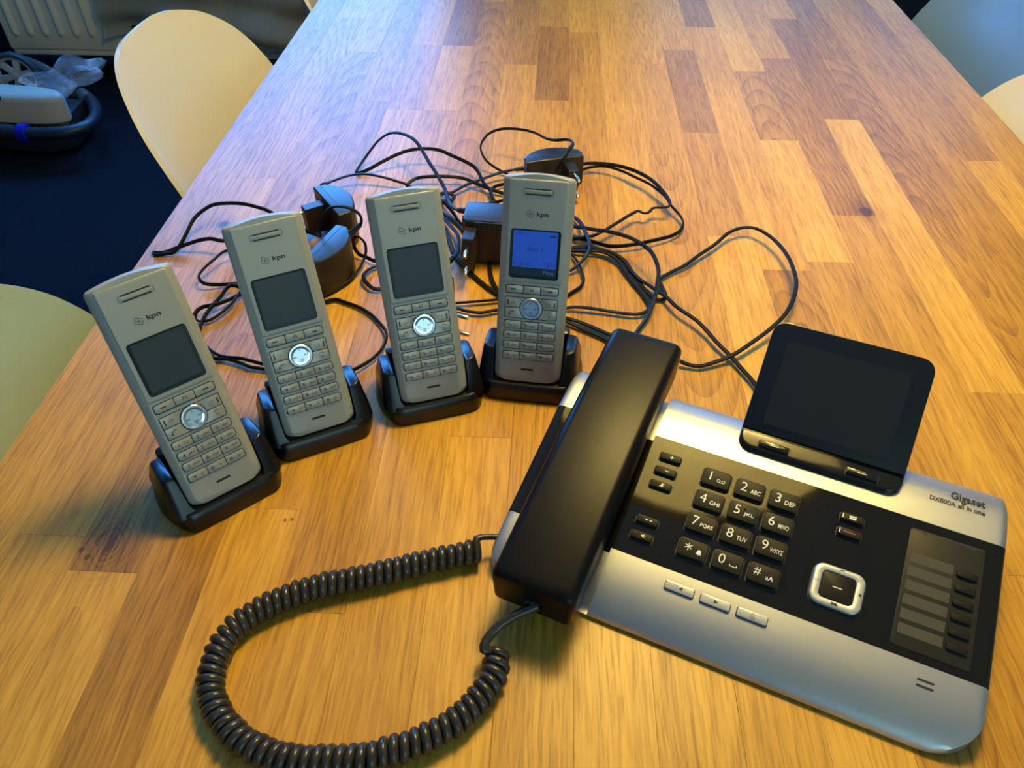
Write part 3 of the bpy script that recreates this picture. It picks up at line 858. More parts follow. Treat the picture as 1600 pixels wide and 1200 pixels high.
# ------------------------------------------------------------------ charging cradles
def make_cradle():
    d = thing('charging_cradle', '-', 'charger', group='black charging cradles under the handsets')
    def ring(hw_f, hw_m, yf, ym, yb, r=7, n=6):
        """footprint: front edge half width hw_f at yf, widest hw_m at ym, back edge at yb."""
        pts = []
        right = [(hw_f * .5, yf - 1.2), (hw_f - 4, yf - .6), (hw_f - 1.0, yf + 1.0), (hw_f + 1.8, yf + 4.5), (hw_m - 1.6, (yf + ym) / 2 + 3), (hw_m, ym), (hw_m - .8, ym + 10), (hw_m - 5, yb - 3.5), (hw_m - 11, yb - .4), (hw_m * .4, yb + .6)]
        pts = [(0, yf - 1.4)] + right + [(0, yb + .8)] + [(-x, y) for x, y in reversed(right)]
        sm = smooth_path([(x, y, 0) for x, y in pts + [pts[0]]], 2.2)[:-1]
        return sm
    def ringn(*a, n=72):
        P = ring(*a)
        P2 = P + [P[0]]
        L = [0]
        for p, q in zip(P2, P2[1:]): L.append(L[-1] + (q - p).length)
        out = []; i = 0
        for k in range(n):
            s = L[-1] * k / n
            while L[i + 1] < s: i += 1
            f = (s - L[i]) / max(L[i + 1] - L[i], 1e-9)
            q = P2[i].lerp(P2[i + 1], f); out.append((q.x * MM, q.y * MM))
        return out
    obj('base', finish(stack_bm([(ringn(34, 43.5, -5.0, 30, 60), .4 * MM), (ringn(34.4, 44, -5.4, 30, 60.5), 2 * MM), (ringn(33.6, 42.6, -4.2, 30, 59), 10 * MM), (ringn(33, 41.5, -3.0, 30, 57.5), 14.5 * MM), (ringn(32.2, 40.6, -1.8, 30, 56.5), 15.8 * MM)]), angle=40), M_DOCK, d)
    for s in (-1, 1):
        def er(y0, y1, xo, xi, ro):
            P = [(xi, y0), (xo - ro * .8, y0 + .5)] + [(xo - ro + ro * math.cos(R(a)), y0 + .5 + ro + ro * math.sin(R(a)) * 1.0) for a in (-60, -35, -10)] + [(xo, (y0 + y1) / 2)] + [(xo - ro * 1.1 + ro * 1.1 * math.cos(R(a)), y1 - ro * 1.1 + ro * 1.1 * math.sin(R(a))) for a in (10, 35, 60, 80)] + [(xi, y1)]
            return [(s * x * MM, y * MM) for x, y in (P if s > 0 else P[::-1])]
        sz = lambda z: (lambda x, y: z * MM - (0.20 * (y - .0135) + .22 * (.037 - abs(x))) * min(max((z - 20) / 19, 0), 1))
        L = [(er(-2.0, 56, 41.0, 24.0, 8), 13 * MM), (er(1.5, 54, 40.2, 27.6, 8), 20 * MM), (er(8.5, 49.5, 38.6, 28.2, 7), sz(32)), (er(12.2, 46.5, 37.6, 28.4, 6.5), sz(39)), (er(12.9, 45.8, 37.0, 28.6, 6), sz(40.3)), (er(13.8, 45, 36.0, 29.2, 5.4), sz(41.0))]
        obj('side_cheek', finish(stack_bm(L), angle=38), M_DOCK, d)
    obj('back_rest', finish(prism_bm(mmr(-30, 45, 30, 55, 4), 12 * MM, 34 * MM, 2 * MM)), M_DOCK, d)
    return d
cr0 = make_cradle()
CL = ['black charging cradle nearest the viewer, under the leftmost handset', 'black charging cradle under the second handset from the left',
      'black charging cradle under the third handset from the left', 'black charging cradle under the handset with the lit blue screen']
for i, (x, y, a) in enumerate(HS):
    d = cr0 if i == 0 else dup(cr0)
    d.location = (x, y, T); d.rotation_euler = (0, 0, R(a)); d['label'] = CL[i]

# ================================================================== desk phone
DO = Vector((0.02759, 0.25807, T)); DA = R(-21.9)
desk = thing('desk_phone', 'silver and black corded desk phone with a tilted display', 'telephone', DO, DA)
PROF = [(0, .0035), (.0015, .0062), (.005, .0098), (.010, .0130), (.016, .0159), (.022, .0182), (.030, .0208), (.0405, .0235), (.128, .0447), (.136, .0464), (.145, .0475), (.152, .0479), (.158, .0476), (.164, .0461), (.169, .0438), (.174, .0402), (.178, .0355), (.181, .029), (.1835, .018), (.1845, .006)]
def zprof(y):
    for (a, za), (b, zb) in zip(PROF, PROF[1:]):
        if a <= y <= b: return za + (zb - za) * (y - a) / (b - a)
    return PROF[0][1] if y < 0 else PROF[-1][1]
SL = math.atan(.2423)
XL, XR = -.0665, .2335
def yfront(x):
    r = .030
    if x > XR - r:
        d = x - (XR - r); return r * .85 - math.sqrt(max(r * r - d * d, 0)) * .85
    r = .02
    if x < XL + r:
        d = XL + r - x; return r * .85 - math.sqrt(max(r * r - d * d, 0)) * .85
    return 0.0
COLS = [XL, XL + .0006, XL + .0015, XL + .003, XL + .006, XL + .010, -.0540, -.0532, -.0526, .0070, .0076, .0084, .012, .05, .1, .15, .19, .2035] + [XR - .030 + .030 * math.sin(R(a)) for a in (12, 25, 38, 50, 60, 68, 75, 80, 84, 87)] + [XR - .0001, XR]
def drop(x):
    d = min(XR - x, x - XL)
    e = 0.0022 * (1 - min(d / .003, 1)) ** 2
    if -.0530 < x < .0075: e += .0062
    return e
def band(y0, y1, gap0, gap1, sub=(0,)):
    """one cover of the body: the profile between y0 and y1, closed down to the underside."""
    ys = [y0 + gap0] + [y for y, _ in PROF if y0 + gap0 < y < y1 - gap1] + [y1 - gap1]
    if y1 - y0 > .06: ys = [y0 + gap0, y0 + .03, y0 + .06, y1 - gap1]
    bm = bmesh.new(); top = []; bot = []
    for x in COLS:
        yf = yfront(x)
        ra, rb = [], []
        for y in ys:
            yy = max(y, yf)
            ra.append(bm.verts.new((x, yy, max(zprof(yy) - drop(x), .003)))); rb.append(bm.verts.new((x, yy, .0022)))
        top.append(ra); bot.append(rb)
    n, m = len(COLS), len(ys)
    for i in range(n - 1):
        for j in range(m - 1):
            for g, fl in ((top, False), (bot, True)):
                q = [g[i][j], g[i + 1][j], g[i + 1][j + 1], g[i][j + 1]]
                bm.faces.new(q[::-1] if fl else q)
        for j in (0, m - 1):
            bm.faces.new((top[i][j], bot[i][j], bot[i + 1][j], top[i + 1][j]))
    for i in (0, n - 1):
        for j in range(m - 1):
            bm.faces.new((top[i][j], top[i][j + 1], bot[i][j + 1], bot[i][j]))
    bmesh.ops.remove_doubles(bm, verts=bm.verts, dist=1e-6)
    bmesh.ops.dissolve_degenerate(bm, dist=1e-6, edges=bm.edges)
    return finish(bm, angle=32)
obj('front_cover', band(0, .0405, 0, .00025), M_SILVER, desk)
obj('key_panel', band(.0405, .128, 0, 0), M_GLOSS, desk)
obj('rear_cover', band(.128, .1845, .00025, 0), M_SILVER, desk)
obj('underside', finish(box_bm(XL + .02, .03, .0003, XR - .03, .17, .0024)), M_SATIN, desk)

def on_panel(x, y, dz=0.0):
    """point on the sloping key panel, mm in the phone's own frame."""
    return (x * MM - dz * 0, y * MM - dz * MM * math.sin(SL), (.0235 + .2423 * (y * MM - .0405)) + dz * MM * math.cos(SL))
def panel_part(name, me, m, x, y, dz=0.0, parent=None):
    return obj(name, me, m, parent or desk, loc=on_panel(x, y, dz), rot=(SL, 0, 0))
# thin grey cradle strip seam on the left flank
# big number keys
def press(w, h, z1, r, bev): return finish(prism_bm(mmr(-w / 2, -h / 2, w / 2, h / 2, r), -1.0 * MM, z1 * MM, bev * MM, seg=3))
KEYROWS = [(109.5, '123'), (92.5, '456'), (75.4, '789'), (57.1, '*0#')]
well_me = finish(stack_bm([(mmr(-10.1, -7.4, 10.1, 7.2, 2.2), -.5 * MM), (mmr(-10.1, -7.4, 10.1, 7.2, 2.2), .12 * MM), (mmr(-9.8, -7.1, 9.8, 6.9, 2), .16 * MM)]))
big = press(18.6, 12.6, 3.3, 1.6, .45)
SUB = {'2': 'ABC', '3': 'DEF', '4': 'GHI', '5': 'JKL', '6': 'MNO', '7': 'PQRS', '8': 'TUV', '9': 'WXYZ', '#': 'aA'}
for y, row in KEYROWS:
    for i, d in enumerate(row):
        x = (56.4, 79.0, 101.4)[i]
        panel_part('key_well', well_me, M_GAP, x, y)
        k = panel_part('key', big, M_KEY, x, y)
        tz = 3.35 * MM
        if d == '*':
            ast = []
            for q in range(3):
                an = R(60 * q + 30); ast += stroke(mmp([(-2.5 * math.cos(an), -2.5 * math.sin(an)), (2.5 * math.cos(an), 2.5 * math.sin(an))]), .55 * MM)
            obj('legend', poly_mesh(ast, z=tz), M_PRINT, k, loc=(-3.0 * MM, .8 * MM, 0))
            bell = [mmp([(-1.9, -1.5), (1.9, -1.5), (1.3, -.6), (1.2, .7), (.6, 1.5), (-.6, 1.5), (-1.2, .7), (-1.3, -.6)]), mmp([(-.6, -2.1), (.6, -2.1), (.6, -1.7), (-.6, -1.7)])]
            obj('letters', poly_mesh(bell, z=tz), M_PRINT, k, loc=(4.2 * MM, -.8 * MM, 0)); continue
        obj('legend', text_mesh(d, h=(6.5 if d != '#' else 5.2) * MM, bold=-.004, thick=tz), M_PRINT, k, loc=(-4.0 * MM, .9 * MM, 0))
        if d == '1':
            mk = stroke(mmp(circle(-1.6, 0, 1.0, 14)), .35 * MM, True) + stroke(mmp(circle(1.6, 0, 1.0, 14)), .35 * MM, True) + stroke(mmp([(-1.6, -1.05), (1.6, -1.05)]), .35 * MM)
            obj('letters', poly_mesh(mk, z=tz), M_PRINT, k, loc=(3.4 * MM, -1.3 * MM, 0))
        elif d == '0':
            obj('letters', poly_mesh(stroke(mmp([(-2.1, .7), (-2.1, -.5), (2.1, -.5), (2.1, .7)]), .5 * MM), z=tz), M_PRINT, k, loc=(3.6 * MM, -1.6 * MM, 0))
        else:
            s = SUB[d]
            obj('letters', text_mesh(s, w={2: 4.8, 3: 6.6, 4: 8.2}[len(s)] * MM, h=3.1 * MM, bold=.006, thick=tz), M_PRINT, k, loc=((3.9 if len(s) < 4 else 3.6) * MM, -1.1 * MM, 0))
        if d == '5':
            obj('raised_dot', finish(prism_bm(mmp(circle(0, 0, .7, 10)), 3.4 * MM, 4.1 * MM, .2 * MM)), M_KEY, k, loc=(.6 * MM, 2.6 * MM, 0))
# the five small keys on the left
small = press(14.6, 5.4, 2.9, 1.1, .6)
swell = finish(prism_bm(mmr(-8.0, -3.5, 8.0, 3.3, 1.4), -.5 * MM, .14 * MM))
plus = [mmr(-1.3, -.28, 1.3, .28, .05), mmr(-.28, -1.1, .28, 1.1, .05)]
minus = [mmr(-1.4, -.25, 1.4, .25, .05)]
mute = [mmr(-.6, -1.1, .6, 1.3, .5)] + stroke(mmp(arc(0, -.2, 1.1, 190, 350)), .3 * MM) + stroke(mmp([(-1.6, -1.2), (1.6, 1.2)]), .3 * MM)
rew = [mmp([(-2.6, 0), (-1.4, -.7), (-1.4, .7)]), mmr(-1.5, -.25, -.5, .25, .05), mmr(.4, -.25, 1.4, .25, .05), mmp([(1.3, -.7), (2.5, 0), (1.3, .7)])]
spk2 = [mmp([(-1.4, -.5), (-.5, -.5), (.6, -1.3), (.6, 1.3), (-.5, .5), (-1.4, .5)])] + stroke(mmp(arc(.3, 0, 1.2, -50, 50)), .28 * MM)
for y, mk in ((113.9, plus), (103.0, minus), (92.2, mute), (65.4, rew), (54.0, spk2)):
    panel_part('key_well', swell, M_GAP, 23.2, y)
    k = panel_part('key', small, M_KEY, 23.2, y)
    obj('legend', poly_mesh(mk, z=2.95 * MM), M_PRINT, k, loc=(1.0 * MM, .1 * MM, 0))
# message and hang-up keys on the right
mail = [mmr(-2.1, -1.2, 2.1, 1.3, .15)]
for y, nm in ((113.3, 'mail'), (102.8, 'end')):
    panel_part('key_well', swell, M_GAP, 144.0, y)
    k = panel_part('key', small, M_KEY, 144.0, y)
    obj('indicator', poly_mesh([mmr(-6.3, -1.6, -5.7, 1.6, .1)], z=2.95 * MM), M_PRINT, k)
    if nm == 'mail':
        obj('legend', poly_mesh(mail, z=2.95 * MM), M_PRINT, k)
        obj('letters', poly_mesh(stroke(mmp([(-1.5, .8), (0, -.2), (1.5, .8)]), .3 * MM), z=3.0 * MM), M_PRINTD, k)
    else:
        obj('legend', poly_mesh([mmr(-3.6, -.3, 3.6, .4, .1)], z=2.95 * MM), M_PRINTR, k)
# navigation ring
panel_part('key_well', finish(prism_bm(mmr(-16.0, -14.3, 16.0, 14.0, 6.5), -.5 * MM, .14 * MM)), M_GAP, 144.3, 65.6)
outer = mmr(-15.1, -13.2, 15.1, 13.2, 6.0, n=6); inner = mmr(-10.0, -9.0, 10.0, 9.0, 3.0, n=6)
nav = panel_part('navigation_ring', finish(stack_bm([(outer, -.5 * MM), (outer, 2.2 * MM), (inset(outer, .5 * MM), 2.75 * MM), (inset(outer, 1.2 * MM), 2.95 * MM), (inset(inner, -.8 * MM), 2.95 * MM), (inset(inner, -.2 * MM), 2.7 * MM), (inner, 1.0 * MM)], cap=(True, False)), angle=40), M_SILVERKEY, 144.3, 65.6)
obj('legend', poly_mesh(stroke(mmp(arc(.6, 10.2, 1.6, 60, 175)), .45 * MM) + [mmr(.6, 11.6, 2.0, 12.2, .1), mmp([(-1.9, -12.0), (1.9, -12.0), (1.9, -10.2), (-1.9, -10.2)]), mmr(12.3, -.9, 13.9, .9, .1), mmr(11.0, .2, 11.6, .5, .05)], z=3.0 * MM), M_PRINTD, nav)
obj('letters', text_mesh('INT', w=3.0 * MM, h=1.4 * MM, thick=3.0 * MM), M_PRINTD, nav, loc=(-12.6 * MM, .4 * MM, 0))
ck = panel_part('centre_key', finish(prism_bm(inset(inner, .25 * MM), -.4 * MM, 2.2 * MM, .5 * MM)), M_KEY, 144.3, 65.6)
obj('legend', poly_mesh([mmr(-2.9, -.3, 2.9, .35, .1)], z=2.25 * MM), M_PRINT, ck)
# label field with six memory keys
lab = panel_part('label_cover', finish(prism_bm(mmr(-21.8, -39.2, 21.8, 38.9, 2.2), -.4 * MM, .45 * MM, .25 * MM)), M_CARDBED, 200.4, 83.6)
obj('cover_edge', poly_mesh([mmr(-21.6, 37.9, 21.6, 39.0, .4), mmr(-14.5, 36.2, -11.4, 38.4, 1.2), mmr(13.0, 36.2, 16.1, 38.4, 1.2)], z=.50 * MM), M_GAP, lab)
mk_me = press(11.4, 4.5, 2.4, 1.2, .5)
for i in range(6):
    y = 102.2 - 9.17 * i
    panel_part('label_card', poly_mesh([mmr(-12.4, -3.25, 12.4, 3.25, .2)], z=.52 * MM), M_CARD, 193.6, y)
    panel_part('memory_key', mk_me, M_KEY, 213.4, y - 1.2)
# silver buttons on the front slope
def front_z(y): return zprof(y * MM)
def front_part(name, me, m, x, y, parent=None):
    a = math.atan((zprof(y * MM + .004) - zprof(y * MM - .004)) / .008)
    return obj(name, me, m, parent or desk, loc=(x * MM, y * MM, zprof(y * MM)), rot=(a, 0, 0))
fb = press(18.4, 5.6, 1.9, 1.0, .5)
fw = finish(prism_bm(mmr(-9.6, -3.3, 9.6, 3.1, 1.3), -.5 * MM, .16 * MM))
prev = [mmp([(-.9, 0), (1.6, -1.35), (1.6, 1.35)]), mmr(-2.1, -1.3, -1.75, 1.3, .05)]
play = [mmp([(-1.2, -1.4), (1.6, 0), (-1.2, 1.4)])]
tape = stroke(mmp(circle(0, .6, 1.0, 16)), .22 * MM, True) + stroke(mmp([(0, .3), (0, 1.1)]), .22 * MM) + stroke(mmp(circle(-.9, -1.3, .5, 10)), .2 * MM, True) + stroke(mmp(circle(.9, -1.3, .5, 10)), .2 * MM, True) + stroke(mmp([(-.9, -1.8), (.9, -1.8)]), .2 * MM)
for x, mk in ((56.3, prev), (79.0, play), (101.7, tape)):
    front_part('button_well', fw, M_GAP, x, 30.7)
    k = front_part('button', fb, M_SILVERKEY, x, 30.7)
    obj('legend', poly_mesh(mk, z=1.95 * MM), M_PRINTD, k, loc=(.3 * MM, 0, 0))
sl_me = finish(prism_bm(mmr(-4.7, -.62, 4.7, .62, .6), -.4 * MM, .25 * MM))
for y in (31.4, 28.1):
    front_part('microphone_slot', sl_me, M_GAP, 200.7, y)
obj('lettering', text_mesh('Gigaset', w=20.6 * MM, h=8.4 * MM, bold=.022, thick=.1 * MM), M_PRINTD, desk, loc=(209.2 * MM, 154.2 * MM, .0481), rot=(0, 0, 0))
obj('lettering', text_mesh('DX800A all in one', w=33.0 * MM, h=4.0 * MM, bold=.018, thick=.1 * MM), M_PRINTD, desk, loc=(203.0 * MM, 147.8 * MM, .0478), rot=(R(3), 0, 0))
# display: lower tray with two soft keys, and the tilted plate
TX0, TX1 = 61.6, 168.6
TRO = mmr(TX0, 138.6, TX1, 152.5, 2, n=6, rs=(10, 10, .3, .3))
def tray_top(d): return lambda x, y: .0512 + .245 * (y - .1386) - d
obj('display_tray', finish(stack_bm([(TRO, .0415), (TRO, tray_top(.0016)), (inset(TRO, .0004), tray_top(.0006)), (inset(TRO, .0012), tray_top(.0001)), (inset(TRO, .0022), tray_top(0))]), angle=35), M_TRAY, desk)
tsl = math.atan(.245)
for x in (85.5, 143.0):
    y = 143.6
    loc = (x * MM, y * MM, .0512 + .245 * (y * MM - .1386))
    obj('key_well', finish(prism_bm(mmr(-10.6, -3.0, 10.6, 2.8, .6), -.5 * MM, .12 * MM)), M_GAP, desk, loc=loc, rot=(tsl, 0, 0))
    k = obj('soft_key', finish(prism_bm(mmr(-9.9, -2.4, 9.9, 2.4, .7), -.8 * MM, 1.9 * MM, .5 * MM)), M_TRAY, desk, loc=loc, rot=(tsl, 0, 0))
    obj('legend', poly_mesh([mmr(-3.2, -.25, 3.2, .25, .1)], z=1.95 * MM), M_PRINT, k)
PL = math.hypot(.215 - .1515, .104 - .0545)
pa = math.atan2(.104 - .0545, .215 - .1515)
dp = bpy.data.objects.new('display_frame', finish(prism_bm(mmr(-53.5, 0, 53.5, PL / MM, 9.5, n=8, rs=(.5, .5, 9.5, 9.5)), -7.5 * MM, 0, 1.0 * MM, bot=True)))
dp.data.materials.append(M_GLASS); link(dp, desk)
dp.location = ((TX0 + TX1) / 2 * MM, .1515, .0550); dp.rotation_euler = (pa, 0, 0)
obj('display', finish(prism_bm(mmr(-41.2, 7.0, 40.6, 67.5, .5), -.3 * MM, .10 * MM)), M_LCDOFF, dp)
st = obj('display_stand', finish(box_bm(-.035, -.006, -.03, .035, .006, .012, .003)), M_SATIN, desk, loc=(.115, .178, .056), rot=(R(-30), 0, 0))

# ------------------------------------------------------------------ the receiver lying in its cradle
def receiver_mesh():
    y0, y1 = -.0225, .1935
    xc, hw = -.0222, .0271
    stations = []
    n = 30
    ys = [y0, y0 + .0006, y0 + .0018, y0 + .004, y0 + .008] + [y0 + .008 + (y1 - y0 - .016) * k / n for k in range(1, n)] + [y1 - .008, y1 - .004, y1 - .0018, y1 - .0006, y1]
    bm = bmesh.new(); rings = []
    for y in ys:
        u = (y - y0) / (y1 - y0)
        top = .0478 + .0298 * u + .0062 * 4 * u * (1 - u)
        base = zprof(max(min(y, .16), 0)) - .0062
        bot = base + .0015
        if y < .035: bot = .0195 - .10 * 0 + max(0, (y + .0225)) * .02
        mid = .5 - .5 * math.cos(min(max((u - .24) / .12, 0), 1) * math.pi) - (.5 - .5 * math.cos(min(max((u - .68) / .12, 0), 1) * math.pi))
        bot = max(bot, base + .0015) + .006 * mid
        e = min(y - y0, y1 - y)
        k = 0.0 if e >= .004 else .0032 * (1 - math.sqrt(max(1 - (1 - e / .004) ** 2, 0)))
        w = hw - k; t_ = top - k; b_ = bot + k
        r = .0062
        ring = []
        for (cx, cz, a0, rr) in ((-w + .0012 + .003, b_ + .003, 180, .003), (w - .0012 - .003, b_ + .003, 270, .003), (w - r, t_ - r, 0, r), (-w + r, t_ - r, 90, r)):
            for q in range(6):
                a = R(a0 + 18 * q); ring.append((xc + cx + rr * math.cos(a), cz + rr * math.sin(a)))
        # gentle crown across the top
        rings.append([bm.verts.new((x_, y, z_)) for x_, z_ in ring])
    m = len(rings[0])
    for a, b in zip(rings, rings[1:]):
        for i in range(m):
            j = (i + 1) % m
            bm.faces.new((a[i], a[j], b[j], b[i]))
    bm.faces.new(rings[0]); bm.faces.new(rings[-1][::-1])
    return finish(bm, angle=40)
recv = thing('corded_receiver', 'matte black telephone receiver lying along the left of the desk phone', 'telephone receiver', DO, DA)
obj('grip', receiver_mesh(), M_SATIN, recv)
obj('cord_socket', finish(box_bm(-.0265, -.0245, .0265, -.0165, -.0215, .0345, .0008)), M_GAP, recv)

